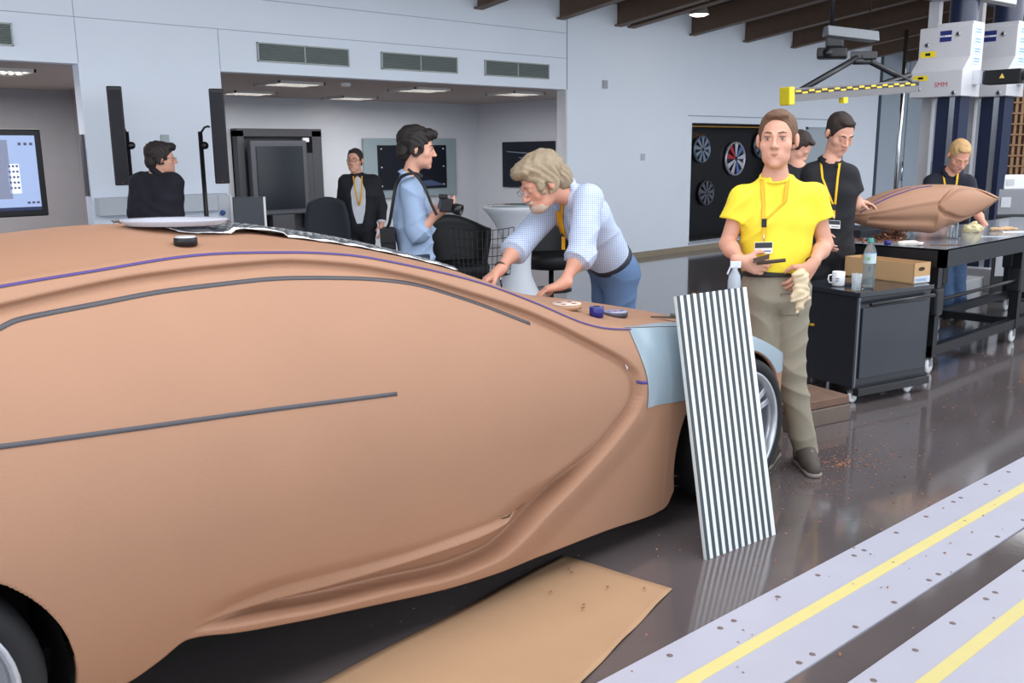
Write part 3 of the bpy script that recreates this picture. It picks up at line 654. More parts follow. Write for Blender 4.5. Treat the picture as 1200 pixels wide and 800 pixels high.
P = on_hood(780, 375); t = thing('clay_knife', P, 'dark pointed modelling knife on bonnet beside striped board', 'tool')
b = MB(); d = nrm([ex[0], ex[1], 0]); qd = np.array([-d[1], d[0], 0]); b.prism([P - d * .065 + [0, 0, .012], P + d * .02 - qd * .02 + [0, 0, .01], P + d * .08 - qd * .03 + [0, 0, .008], P + d * .09 + qd * .03 + [0, 0, .008]], (0, 0, .006)); obj('blade', b, mat('tool_dark', (88, 78, 72), .4), t)
b = MB(); b.tube([P + d * .02 + [0, 0, .022], P + d * .12 + [0, 0, .02]], .008); obj('handle', b, mat('tool_grey', (110, 106, 104), .4), t)

# striped board leaning on the fender
A_ = np.array([2.832, 1.994, 0.0]); B_ = np.array([3.244, 1.943, 0.0]); TL = np.array([2.922, 2.245, 1.012]); TR = np.array([3.338, 2.194, .990])
bx = B_ - A_; up = TL - A_; nn = nrm(np.cross(bx, up));  nn = nn if nn[1] < 0 else -nn; th = .012
t = thing('striped_board', (A_ + B_) / 2, 'tall black and white striped board leaning on the front fender', 'board')
b = MB(); b.obox(A_, bx, up, -nn * th); obj('board', b, mat('board_white', (232, 236, 238), .4, noise=.01), t)
ns = 11
for k in range(ns):
    s0 = (k + .02) / ns * .985; s1 = s0 + .47 / ns; b = MB(); b.obox(A_ + bx * s0 + nn * .0012, bx * (s1 - s0), up, -nn * .0012); obj('stripe', b, mat('board_stripe', (58, 66, 72), .4, noise=.02), t)
b = MB(); b.obox(A_ - bx * .008 + nn * .002, bx * .006, up, -nn * (th + .002)); obj('edge_strip', b, mat('edge_pale', (205, 210, 212), .4), t)

# brown paper on the floor
pp = mat('brown_paper', (180, 144, 112), .75, noise=.06, scale=6, bump=.15, bscale=12)
fa, fb = np.array([2.446, 2.405]), np.array([.3, 2.17]); na, nb = np.array([2.533, 1.929]), np.array([.3, 1.30]); G = []
for i in range(60):
    s_ = i / 59; p0 = fa + (fb - fa) * s_; p1 = na + (nb - na) * s_; r = []
    for j in range(24):
        v = j / 23; p = p0 + (p1 - p0) * v; z = .003 + .004 * (0.5 + .5 * math.sin(s_ * 17 + v * 3)) * (1 - v) + .0015 * math.sin(v * 5 + s_ * 11) ** 2 + (.006 * math.sin(s_ * 25) ** 2 if j == 23 else 0); r.append((p[0], p[1], z))
    G.append(r)
b = MB(); b.grid(np.array(G)); o = obj('brown_paper', b, pp); tag(o, 'strip of brown wrapping paper on the floor beside the clay car', 'paper'); s = o.modifiers.new('t', 'SOLIDIFY'); s.thickness = .0012; s.offset = 1
b = MB()
for (px, py) in ((683, 713), (684, 709), (712, 688), (667, 667), (670, 671), (645, 694), (755, 690)):
    P = atz(px, py, .012); b.ell(P + [0, 0, .004], (.007, .005, .003), n=7, m_=4)
o = obj('clay_crumbs', b, chipm); tag(o, 'a few brown clay crumbs lying on the brown paper', 'crumbs', kind='stuff')

# ================================================================== PEOPLE: signed-distance figures, one continuous surface each
def surface_nets(D, org, h):
    neg = D < 0
    nx, ny, nz = D.shape
    c = neg[:-1, :-1, :-1].astype(np.int8)
    cnt = np.zeros((nx - 1, ny - 1, nz - 1), np.int8)
    for i in (0, 1):
        for j in (0, 1):
            for k in (0, 1): cnt += neg[i:nx - 1 + i, j:ny - 1 + j, k:nz - 1 + k]
    act = np.argwhere((cnt > 0) & (cnt < 8))
    idx = -np.ones(cnt.shape, np.int64); idx[tuple(act.T)] = np.arange(len(act))
    acc = np.zeros((len(act), 3)); num = np.zeros(len(act))
    cor = [(i, j, k) for i in (0, 1) for j in (0, 1) for k in (0, 1)]
    for a in cor:
        for ax in range(3):
            if a[ax]: continue
            b_ = list(a); b_[ax] = 1
            A = act + a; B = act + b_; va = D[tuple(A.T)]; vb = D[tuple(B.T)]; mk = (va < 0) != (vb < 0)
            t = va[mk] / (va[mk] - vb[mk]); P = np.tile(np.array(a, float), (mk.sum(), 1)); P[:, ax] += t; acc[mk] += P; num[mk] += 1
    V = (act + acc / num[:, None]) * h + org
    Q = []
    for ax in range(3):
        o1, o2 = (ax + 1) % 3, (ax + 2) % 3
        sl0 = [slice(1, -1)] * 3; sl1 = [slice(1, -1)] * 3; sl0[ax] = slice(0, -1); sl1[ax] = slice(1, None)
        a = neg[tuple(sl0)]; b_ = neg[tuple(sl1)]; E = np.argwhere(a != b_); 
        base = E.copy()
        for d in range(3):
            if d != ax: base[:, d] += 1
        s = a[tuple(E.T)]
        def cell(da, db):
            C_ = base.copy(); C_[:, o1] -= da; C_[:, o2] -= db; return idx[tuple(C_.T)]
        q = np.stack([cell(1, 1), cell(0, 1), cell(0, 0), cell(1, 0)], 1); q[~s] = q[~s][:, ::-1]; Q.append(q)
    return V, np.concatenate(Q)

class Field:
    """list of primitives, smooth-unioned"""
    def __init__(s): s.p = []
    def cone(s, a, b, ra, rb=None, k=.02, cut=None): s.p.append(('c', nrm3(a), nrm3(b), ra, ra if rb is None else rb, k, cut)); return s
    def ell(s, c, r, ax=None, k=.02, sub=False): s.p.append(('e', nrm3(c), np.array(r, float), np.eye(3) if ax is None else np.array(ax), k, sub)); return s
    def plane(s, p, n): s.p.append(('p', nrm3(p), nrm(n))); return s
    def _d(s, pr, P):
        if pr[0] == 'c':
            _, a, b, ra, rb, k, cut = pr; ab = b - a; t = np.clip(((P - a) @ ab) / (ab @ ab + 1e-12), 0, 1)
            d = np.linalg.norm(P - a - t[..., None] * ab, axis=-1) - (ra + t * (rb - ra))
            if cut is not None: d = np.maximum(d, (P - cut[0]) @ cut[1])
            return d
        _, c, r, ax, k, sub = pr; q = (P - c) @ ax.T; k0 = np.linalg.norm(q / r, axis=-1); k1 = np.linalg.norm(q / r**2, axis=-1) + 1e-9
        return k0 * (k0 - 1) / k1
    def bounds(s):
        lo, hi = np.full(3, 9e9), np.full(3, -9e9)
        for pr in s.p:
            if pr[0] == 'c':
                R_ = max(pr[3], pr[4])
                for q in (pr[1], pr[2]): lo = np.minimum(lo, q - R_); hi = np.maximum(hi, q + R_)
            elif pr[0] == 'e' and not pr[5]: R_ = pr[2].max(); lo = np.minimum(lo, pr[1] - R_); hi = np.maximum(hi, pr[1] + R_)
        return lo, hi
    def eval(s, P):
        D = np.full(P.shape[:-1], 1.0)
        for pr in s.p:
            if pr[0] == 'p': D = np.maximum(D, (P - pr[1]) @ pr[2]); continue
            d = s._d(pr, P)
            if pr[0] == 'e' and pr[5]: k = pr[4]; h = np.maximum(k - np.abs(D + d), 0) / k; D = np.maximum(D, -d) + h * h * k / 4
            else: k = pr[5] if pr[0] == 'c' else pr[4]; h = np.maximum(k - np.abs(D - d), 0) / k; D = np.minimum(D, d) - h * h * k / 4
        return D
    def mesh(s, h, noise=None):
        lo, hi = s.bounds(); lo -= 3 * h + .01; hi += 3 * h + .01; n = np.ceil((hi - lo) / h).astype(int) + 1
        ax = [lo[i] + h * np.arange(n[i]) for i in range(3)]; D = np.full(n, 1.0, np.float32)
        for pr in s.p:
            if pr[0] == 'p':
                G = ((ax[0][:, None, None] - pr[1][0]) * pr[2][0] + (ax[1][None, :, None] - pr[1][1]) * pr[2][1] + (ax[2][None, None, :] - pr[1][2]) * pr[2][2]); D = np.maximum(D, G.astype(np.float32)); continue
            if pr[0] == 'c': R_ = max(pr[3], pr[4]) + pr[5] + 3 * h; l = np.minimum(pr[1], pr[2]) - R_; u = np.maximum(pr[1], pr[2]) + R_
            else: R_ = pr[2].max() + pr[4] + 3 * h; l = pr[1] - R_; u = pr[1] + R_
            i0 = np.clip(np.floor((l - lo) / h).astype(int), 0, n); i1 = np.clip(np.ceil((u - lo) / h).astype(int) + 1, 0, n)
            if (i1 <= i0).any(): continue
            G = np.stack(np.meshgrid(*[ax[i][i0[i]:i1[i]] for i in range(3)], indexing='ij'), -1); d = s._d(pr, G)
            sl = tuple(slice(i0[i], i1[i]) for i in range(3)); S = D[sl]
            if pr[0] == 'e' and pr[5]: k = pr[4]; hh = np.maximum(k - np.abs(S + d), 0) / k; D[sl] = np.maximum(S, -d) + hh * hh * k / 4
            else: k = pr[5] if pr[0] == 'c' else pr[4]; hh = np.maximum(k - np.abs(S - d), 0) / k; D[sl] = np.minimum(S, d) - hh * hh * k / 4
        if noise is not None:
            I_ = np.argwhere(np.abs(D) < .03); P = lo + I_ * h; D[tuple(I_.T)] += noise(P)
        return surface_nets(D, lo, h)
def nrm3(a): return np.array(a, float)
def field_obj(name, F, h, material, parent, noise=None, smooth=1):
    V, Q = F.mesh(h, noise)
    me = bpy.data.meshes.new(name); org = np.array(WL[parent.name])
    me.vertices.add(len(V)); me.vertices.foreach_set('co', (V - org).astype(np.float32).ravel())
    me.loops.add(len(Q) * 4); me.loops.foreach_set('vertex_index', Q.astype(np.int32).ravel())
    me.polygons.add(len(Q)); me.polygons.foreach_set('loop_start', np.arange(0, len(Q) * 4, 4, dtype=np.int32)); me.polygons.foreach_set('use_smooth', np.ones(len(Q), bool))
    me.update(calc_edges=True); me.validate(); me.materials.append(material)
    o = bpy.data.objects.new(name, me); COL.objects.link(o); o.parent = parent; WL[o.name] = tuple(org); return o
def folds(amp, fx=17, fz=23, ph=0):
    def f(P):
        x, y, z = P[:, 0], P[:, 1], P[:, 2]; h = x * .66 - y * .75
        w1 = np.sin(6 * h + 4 * z + ph) + .6 * np.sin(11 * z - 5 * h + 2 * ph); w2 = np.sin(9 * h - 7 * z + 1.3 * ph)
        a = 1 - 2 * np.abs(np.sin(fx * .9 * h + fz * .55 * z + 2.2 * w1 + ph)) ** .7
        c = 1 - 2 * np.abs(np.sin(-fx * .7 * h + fz * .8 * z + 1.9 * w2 + 2.7 * ph)) ** .7
        m = .5 + .5 * np.sin(5 * h + 6 * z + 3 * ph + w1)
        return -amp * (a * m + c * (1 - m)) * .8
    return f
def strands(amp, d=(1, .4, .2), fr=240):
    d = np.array(d, float)
    def f(P):
        t = P @ d; return amp * (np.sin(fr * t + 5 * np.sin(30 * P[:, 2])) + .7 * np.sin(.37 * fr * t + 6 * np.sin(22 * P[:, 1])))
    return f

def frame(fwd, upv=(0, 0, 1)):
    f = nrm(fwd); r = nrm(np.cross(f, upv)); u = np.cross(r, f); return f, r, u    # r = the person's right... seen from behind
def head_prims(F, H, f, r, u, s=1.0, beard=False):
    def L(x, y, z): return H + (r * x + f * y + u * z) * s
    A = np.stack([r, f, u])
    F.ell(L(0, -.012, .035), np.array([.073, .094, .082]) * s, A, .02)
    F.ell(L(0, .030, -.030), np.array([.060, .062, .082]) * s, A, .03)
    F.ell(L(0, .038, -.078), np.array([.053, .050, .036]) * s, A, .03)
    F.ell(L(0, .076, -.106), np.array([.020, .017, .015]) * s, A, .02)
    for q in (-1, 1):
        F.ell(L(q * .046, .055, -.028), np.array([.019, .022, .022]) * s, A, .02)
        F.ell(L(q * .031, .101, .004), np.array([.017, .017, .012]) * s, A, .012, sub=True)
        F.cone(L(q * .014, .088, .022), L(q * .044, .078, .020), .007 * s, .006 * s, .010)
        F.ell(L(q * .0305, .078, .003), np.array([.0135, .0125, .0125]) * s, A, .004)
        F.ell(L(q * .080, -.010, -.006), np.array([.011, .018, .031]) * s, A, .010)
        F.ell(L(q * .012, .101, -.034), np.array([.009, .010, .008]) * s, A, .008)
    F.cone(L(0, .088, .012), L(0, .112, -.030), .0065 * s, .0105 * s, .010)
    F.cone(L(-.022, .085, -.062), L(.022, .085, -.062), .0065 * s, k=.008); F.cone(L(-.020, .085, -.072), L(.020, .085, -.072), .0072 * s, k=.006)
    return L, A
def hand_prims(F, W, d, n, sd, curl=.5, s=1.0, spread=1.0, thumb=.6):
    """W wrist, d towards the fingers, n palm normal, sd thumb side"""
    d = nrm(d); n = nrm(n - d * np.dot(n, d)); sd = nrm(sd - d * np.dot(sd, d) - n * np.dot(sd, n))
    ls = [(.042, .025, .019), (.046, .029, .021), (.043, .027, .020), (.034, .021, .017)]
    F.cone(W - d * .03 * s, W + d * .02 * s, .026 * s, .026 * s, .02)
    for i, o in enumerate((.030, .010, -.010, -.029)):
        kn = W + d * (.088 - .004 * abs(i - 1)) * s + sd * o * s
        F.cone(W + d * .015 * s + sd * o * .55 * s, kn, .016 * s, .0125 * s, .014)
        p = kn; c = curl[i] if hasattr(curl, '__len__') else curl; dd = nrm(d + sd * o * 2.2 * spread)
        for j, l in enumerate(ls[i]):
            a = c * (.9 if j == 0 else 1.15); dd = dd * math.cos(a) + n * math.sin(a) - (n * 0); dd = nrm(dd)
            nn_ = nrm(n * math.cos(a) - d * math.sin(a)) if False else n
            # rotate the local frame so that the curl accumulates
            q = p + dd * l * s; F.cone(p, q, (.0098 - .0008 * j) * s, (.0090 - .0008 * j) * s, .003); p = q
            n_old = n; 
    F.ell(W + d * .05 * s + n * .006 * s, np.array([.036, .05, .016]) * s, np.stack([sd, d, n]), .015)
    t0 = W + d * .028 * s + sd * .024 * s + n * .006 * s; t1 = t0 + nrm(d * .55 + sd * .8 + n * .35) * .042 * s; t2 = t1 + nrm(d * .9 + sd * .25 + n * thumb) * .030 * s; t3 = t2 + nrm(d * .9 + n * thumb - sd * .1) * .024 * s
    F.cone(t0, t1, .017 * s, .012 * s, .012); F.cone(t1, t2, .0115 * s, .0105 * s, .004); F.cone(t2, t3, .0105 * s, .008 * s, .003)
    return t3

def ribbon_on(name, F, pts, wdir, wid, towards, m_, par, off=.004, n=14):
    """a strap laid on the surface of field F: each point is marched along -towards until it meets the field"""
    P = []; pts = [np.array(p, float) for p in pts]
    for a, b_ in zip(pts[:-1], pts[1:]):
        for k in range(n): P.append(a + (b_ - a) * k / n)
    P.append(pts[-1]); P = np.array(P) + np.array(towards) * .25; W_ = nrm(wdir) * wid / 2; Gs = []
    for sgn in (-1, 0, 1):
        Q = P + W_ * sgn; 
        for _ in range(40): d = F.eval(Q); Q = Q - np.array(towards) * np.clip(d - off, -.02, .05)[:, None] * .9
        Gs.append(Q)
    mid = (Gs[0] + Gs[2]) / 2; c = np.sum((Gs[1] - mid) * np.array(towards), 1)[:, None] * np.array(towards)
    G = np.stack([Gs[0], Gs[1], Gs[2]], 1); b = MB(); b.grid(G); o = obj(name, b, m_, par); s = o.modifiers.new('t', 'SOLIDIFY'); s.thickness = .0015; s.offset = 0; return o
def drop_on(F, p, towards, off=.006):
    Q = np.array([p], float) + np.array(towards) * .25
    for _ in range(40): Q = Q - np.array(towards) * np.clip(F.eval(Q) - off, -.02, .05)[:, None] * .9
    return Q[0]

def eyes(par, L, f, r, u, s, iris=(84, 92, 96), closed=False):
    for q in (-1, 1):
        if closed:
            continue
        b = MB(); A = np.stack([r, f, u]); b.ell(L(q * .0305, .0805, .002), np.array([.0122, .0122, .0056]) * s, n=14, m_=8, rot=A.T); e = obj('eye', b, mat('eye_white', (205, 198, 194), .3), par)
        b = MB(); b.lathe(L(q * .0305, .0918, .002), [(0, .0022 * s), (.0052 * s, .0008 * s), (.0052 * s, -.002 * s)], axis=f, n=12); obj('iris', b, mat('iris%d' % iris[0], iris, .2), e)
        b = MB(); b.tube([L(q * .019, .0915, .008), L(q * .0305, .0955, .0115), L(q * .043, .0875, .0075)], .0022 * s, n=6); obj('eyelid', b, mat('lash', (120, 84, 72), .6), par)
def brows_mouth(par, L, s, col, lips=(178, 108, 98)):
    for q in (-1, 1):
        b = MB(); b.tube([L(q * .013, .0955, .024), L(q * .030, .092, .0285), L(q * .047, .077, .0245)], [.0028 * s, .0035 * s, .0018 * s], n=6); obj('eyebrow', b, mat('brow%d' % col[0], col, .8), par)
    b = MB(); b.tube([L(-.027, .0862, -.0665), L(-.010, .0932, -.0645), L(.010, .0932, -.0645), L(.027, .0862, -.0665)], [.0012 * s, .0030 * s, .0030 * s, .0012 * s], n=6); b.tube([L(-.023, .0872, -.069), L(0, .0936, -.0712), L(.023, .0872, -.069)], [.0012 * s, .0036 * s, .0012 * s], n=6); obj('lips', b, mat('lips', lips, .45), par)
def glasses(par, L, r, u, f, s, rgb=(40, 38, 40), rimless=False):
    b = MB(); m_ = mat('spectacles%d' % rgb[0], rgb, .3)
    for q in (-1, 1):
        b.tube([L(q * .033 + .021 * math.cos(a), .108 - .012 * abs(math.cos(a)) * 0, .000 + .015 * math.sin(a)) for a in np.linspace(0, 2 * math.pi, 17)], .0016 * s, n=6)
        b.tube([L(q * .054, .106, .004), L(q * .074, .06, .006), L(q * .079, .0, .002)], .0016 * s, n=6)
    b.tube([L(-.012, .108, .002), L(.012, .108, .002)], .0016 * s, n=6); obj('spectacles', b, m_, par)

def body_core(F, J, s=1.0, g=0.0, arms=True, legs=True):
    """limbs and trunk; g = extra radius for clothing"""
    lat = nrm(J['shR'] - J['shL']); hl = nrm(J['hipR'] - J['hipL'])
    pel = (J['hipL'] + J['hipR']) / 2; che = (J['shL'] + J['shR']) / 2
    up = nrm(che - pel)
    for q in (-1, 1):
        F.cone(pel + hl * q * .055 * s + up * .02, pel + hl * q * .055 * s + up * .20 * s, (.104 + g) * s, (.092 + g) * s, .05)
        F.cone(pel + (hl + lat) / 2 * q * .05 * s + up * .18 * s, che + lat * q * .075 * s - up * .13 * s, (.090 + g) * s, (.104 + g) * s, .05)
    F.cone(J['shL'] - up * .012, J['shR'] - up * .012, (.050 + g) * s, k=.06)
    for q in (-1, 1): F.cone(che + lat * q * .115 * s + up * .005, J['neck'] + lat * q * .022 * s - up * .012, (.044 + g) * s, (.036 + g * .5) * s, .05)
    F.cone(che + up * .0, J['neck'], (.056 + g * .6) * s, .048 * s, .05)
    return lat, up, pel, che
def person(name_lab, base, J, fwd, hf, hu=(0, 0, 1), s=1.0, vox=.007, skin=SKIN, hands=None, cloth=None, hair=None, cat='person', eyesp=None, spec=None, hs=1.0, group=None):
    root = thing('person', base, name_lab, cat, group)
    J = {k: np.array(v, float) for k, v in J.items()}
    f, r, u = frame(hf, hu)
    F = Field()
    lat, up, pel, che = body_core(F, J, s, -.012)
    for S in 'LR':
        F.cone(J['sh' + S], J['el' + S], .046 * s, .038 * s, .03); F.cone(J['el' + S], J['wr' + S], .038 * s, .025 * s, .015)
        m1 = J['el' + S] * .7 + J['wr' + S] * .3; F.ell(m1, (.039 * s,) * 3, k=.03)
        if 'kn' + S in J:
            F.cone(J['hip' + S], J['kn' + S], .082 * s, .056 * s, .03); F.cone(J['kn' + S], J['an' + S], .055 * s, .038 * s, .02)
            F.cone(J['an' + S], J['an' + S] + nrm(fwd) * .05 * s - np.array([0, 0, .045]), .030 * s, .022 * s, .02)
    F.cone(J['neck'] - up * .02, J['head'] - u * .05 * hs - f * .015, .056 * s, .052 * s, .03)
    L, A = head_prims(F, J['head'], f, r, u, hs)
    for S in 'LR':
        hd = (hands or {}).get(S)
        if hd: hand_prims(F, J['wr' + S], *hd['a'], **hd.get('k', {}))
        else: hand_prims(F, J['wr' + S], nrm(J['wr' + S] - J['el' + S]), lat * (1 if S == 'L' else -1), nrm(fwd), curl=.35, s=s)
    body_o = field_obj('body', F, vox, skin, root)
    out = dict(root=root, L=L, f=f, r=r, u=u, J=J, A=A, lat=lat, up=up, pel=pel, che=che, F=F, s=s, hs=hs, body=body_o)
    if hair:
        Hf = Field(); 
        for (c, rr, sub) in hair['e']: Hf.ell(L(*c), np.array(rr) * hs, A, .012, sub=sub)
        field_obj('hair', Hf, min(vox, .006), mat(hair['name'], hair['rgb'], .7, noise=.35, scale=60), root, strands(hair.get('amp', .0016), fr=hair.get('fr', 260)))
    return out
def shirt(o, m_, g=.014, sleeve='short', name='shirt', cutz=None, noise=.0035, vox=None, hem=.02, open_=None, slen=.62, ph=0, neckcut=True):
    J, s = o['J'], o['s']; F = Field(); lat, up, pel, che = body_core(F, J, s, g)
    for S in 'LR':
        a, b_, c = J['sh' + S], J['el' + S], J['wr' + S]
        if sleeve == 'short':
            e = a + (b_ - a) * slen; dn = nrm(b_ - a); F.cone(a, a + (b_ - a) * (slen + .1), (.052 + g) * s, (.062 + g) * s, .03, cut=(e, dn))
        elif sleeve == 'rolled':
            e = a + (b_ - a) * slen; F.cone(a, b_, (.056 + g) * s, (.056 + g) * s, .03); dn = nrm(c - b_)
            F.cone(b_, b_ + dn * .10, (.054 + g) * s, (.050 + g) * s, .02, cut=(b_ + dn * .05, dn)); F.cone(b_ + dn * .0, b_ + dn * .10, (.062 + g) * s, (.060 + g) * s, .004, cut=(b_ + dn * .05, dn))
        else:
            F.cone(a, b_, (.056 + g) * s, (.047 + g) * s, .03); dn = nrm(c - b_); F.cone(b_, c, (.047 + g) * s, (.034 + g) * s, .02, cut=(c - dn * .01, dn))
    F.plane(pel + up * hem, -up)
    if neckcut: F.ell(J['neck'] + np.array([0, 0, .048]) + nrm(o['f'] * [1, 1, 0]) * .010, np.array([.084, .084, .074]) * s, k=.008, sub=True)
    ob = field_obj(name, F, vox or .007, m_, o['root'], folds(noise, ph=ph)); o['S'] = F; return ob
def trousers(o, m_, g=.012, top=.075, noise=.004, vox=None, name='trousers', flare=1.0, ph=0):
    J, s = o['J'], o['s']; F = Field(); hl = nrm(J['hipR'] - J['hipL']); pel, up = o['pel'], o['up']
    for q in (-1, 1): F.cone(pel + hl * q * .055 * s - up * .02, pel + hl * q * .055 * s + up * .12 * s, (.112 + g) * s, (.102 + g) * s, .05)
    for S in 'LR':
        if 'kn' + S not in J: continue
        kn, an = J['kn' + S], J['an' + S]
        F.cone(J['hip' + S], kn, (.090 + g) * s, (.064 + g) * s * flare, .03); dn = nrm(an - kn); F.cone(kn, an + dn * .05, (.064 + g) * s * flare, (.054 + g) * s * flare, .03, cut=(an + dn * .035, dn))
    F.plane(pel + up * top, up)
    return field_obj(name, F, vox or .007, m_, o['root'], folds(noise, 13, 31, ph)), F
def belt(o, m_, top=.075, g=.020):
    s = o['s']; hl = nrm(o['J']['hipR'] - o['J']['hipL']); pel, up = o['pel'], o['up']; F = Field()
    for q in (-1, 1): F.cone(pel + hl * q * .055 * s, pel + hl * q * .055 * s + up * .12, (.108 + g) * s, (.102 + g) * s, .05)
    F.plane(pel + up * (top + .012), up); F.plane(pel + up * (top - .026), -up); return field_obj('belt', F, .006, m_, o['root'])
def shoe(o, S, fwd, m_, sole=None, drop=.07):
    an = o['J']['an' + S]; g = nrm([fwd[0], fwd[1], 0]); F = Field(); z0 = 0.0 if drop is None else an[2] - drop
    h = np.array([an[0], an[1], z0 + .05]) - g * .045; t = np.array([an[0], an[1], z0 + .035]) + g * .16
    F.cone(h, t, .044, .036, .02); F.cone(h + g * .02, an, .044, .05, .02); F.cone(h + g * .09 + [0, 0, .012], t - g * .05, .044, .040, .02); F.cone(an - np.array([0, 0, .005]), an + g * .10 - np.array([0, 0, .036]), .049, .040, .02); F.plane([0, 0, z0 + .018], (0, 0, -1))
    sh = field_obj('shoe', F, .006, m_, o['root'])
    G = Field(); G.cone(h - [0, 0, .03], t - [0, 0, .018], .050, .042, .02); G.plane([0, 0, z0 + .022], (0, 0, 1)); G.plane([0, 0, z0 + .001], (0, 0, -1)); field_obj('shoe_sole', G, .006, sole or BLACK, o['root']); return sh
def lanyard(o, m_, drop_=.33, towards=None, V=True, wid=.018, badge=True, side=0.0, card=(235, 235, 238)):
    """strap from both sides of the neck to a point on the chest, then clip and badge"""
    J = o['J']; T = nrm(towards if towards is not None else np.cross(o['up'], o['lat'])); up = o['up']; lat = o['lat']; nk = J['neck']; F = o['S']
    tip = nk - up * drop_ + lat * side
    for q in (-1, 1): ribbon_on('lanyard_strap', F, [nk + lat * q * .062 - up * .015, nk + lat * q * .050 - up * .12, tip + lat * q * .006], lat + up * .2 * q, wid, T, m_, o['root'])
    p = drop_on(F, tip, T, .008)
    b = MB(); b.obox(p - lat * .012 - up * .035, lat * .024, up * .04, T * .006); obj('lanyard_buckle', b, BLACK, o['root'])
    b = MB(); b.obox(p - lat * .009 - up * .09, lat * .018, up * .055, T * .003); obj('lanyard_tail', b, m_, o['root'])
    if badge:
        q = drop_on(F, tip - up * .115, T, .012); b = MB(); b.tube([q + up * .045, q + up * .012], .003, n=6); obj('badge_clip', b, CHROME, o['root'])
        b = MB(); b.obox(q - lat * .043 - up * .045, lat * .086, up * .055, T * .003); c = obj('badge', b, mat('badge_white', card, .4), o['root'])
        b = MB(); b.obox(q - lat * .041 - up * .018 + T * .0032, lat * .082, up * .026, T * .0006); obj('badge_print', b, mat('badge_dark', (48, 52, 56), .4), c)
        b = MB(); b.obox(q - lat * .035 - up * .036 + T * .0032, lat * .05, up * .006, T * .0006); obj('badge_text', b, mat('badge_txt', (110, 116, 140), .4), c)
    return tip
def collar(o, m_, r_=.060, h=.03, open_=.35):
    """standing fold-over collar round the neck"""
    nk = o['J']['neck']; ax = nrm(o['J']['head'] - o['u'] * .05 - nk); a = nrm(np.cross(o['up'], o['lat'])); a = nrm(a - ax * np.dot(a, ax)); bb = np.cross(ax, a); G = []
    for k in range(33):
        t = open_ + (2 * math.pi - 2 * open_) * k / 32; d = a * math.cos(t) + bb * math.sin(t); fr = (1 + math.cos(t)) / 2; c = nk + ax * (.012 - .03 * fr)
        G.append([c + d * (r_ + .006) - ax * .02, c + d * r_ + ax * h, c + d * (r_ + .006) + ax * (h + .004), c + d * (r_ + .016) + ax * (h - .008), c + d * (r_ + .026) - ax * (.004 + .022 * fr ** 4)])
    b = MB(); b.grid(np.array(G)); q = obj('collar', b, m_, o['root']); s = q.modifiers.new('t', 'SOLIDIFY'); s.thickness = .002; return q

FH = np.array([math.cos(YAW), math.sin(YAW), 0])
def ath(x, y, D):
    r = ray(x, y); return CP + r * D / np.dot(r, FH)
def J_from(px, base_d):
    return {k: ath(v[0], v[1], base_d + (v[2] if len(v) > 2 else 0)) for k, v in px.items()}
TC = lambda x: nrm([-ray(x, 200)[0], -ray(x, 200)[1], 0])     # horizontal direction from image column x to the viewer
RT = nrm([Rv[0], Rv[1], 0])
def short_hair(rgb, name):
    return dict(name=name, rgb=rgb, e=[((0, -.018, .043), (.0785, .0975, .0845), False), ((0, .050, .096), (.046, .032, .018), False), ((.067, -.012, .012), (.0125, .045, .040), False), ((-.067, -.012, .012), (.0125, .045, .040), False), ((0, -.052, -.028), (.060, .050, .045), False),
                                    ((0, .098, .022), (.070, .066, .060), True), ((0, .09, -.06), (.1, .10, .068), True), ((.086, .0, -.016), (.022, .026, .034), True), ((-.086, .0, -.016), (.022, .026, .034), True)])

# ---- man in the yellow shirt
D0 = 4.50; T_ = TC(905)
J = J_from(dict(head=(911, 163, -.03), neck=(908, 206), shR=(870, 232), shL=(953, 230), elR=(852, 286, -.0), elL=(967, 286, -.0), wrR=(869, 306, -.17), wrL=(951, 311, -.16),
                hipR=(889, 340), hipL=(928, 340), knR=(893, 432), knL=(926, 432, -.02), anR=(903, 518, .08), anL=(943, 526, -.02)), D0)
J['anL'][2] = .09; J['anR'][2] = .09
base = (J['anL'] + J['anR']) / 2; base[2] = 0
hands = dict(R=dict(a=(RT * .9 + np.array([0, 0, -.30]), nrm(-T_ + RT * .3), np.array([0, 0, 1.0]) + T_ * .3), k=dict(curl=.55)),
             L=dict(a=(-RT * .55 + np.array([0, 0, -.75]), nrm(-T_ - RT * .4), T_ + np.array([0, 0, .1])), k=dict(curl=.5)))
yo = person('man in bright yellow T-shirt and khaki trousers standing by the front wheel', base, J, T_, T_ + RT * -.12, vox=.0055, hands=hands, s=.97, hs=1.10,
            hair=short_hair((104, 76, 58), 'hair_brown'))
YS = mat('yellow_cotton', (246, 222, 62), .75, noise=.04, scale=8)
shirt(yo, YS, g=.016, slen=.50, noise=.006, vox=.006, hem=.10)
TR_ = mat('khaki_cloth', (150, 142, 126), .85, noise=.08, scale=7, bump=.15, bscale=220)
tr_o, trF = trousers(yo, TR_, g=.004, top=.115, noise=.007, vox=.006, flare=1.10)
belt(yo, mat('belt_dark', (42, 38, 36), .5), top=.105, g=.013)
SH = mat('shoe_grey', (84, 76, 72), .7); SO = mat('sole_grey', (140, 132, 126), .7)
for S in 'LR': shoe(yo, S, T_ + RT * (.25 if S == 'L' else -.2), SH, SO, drop=.09)
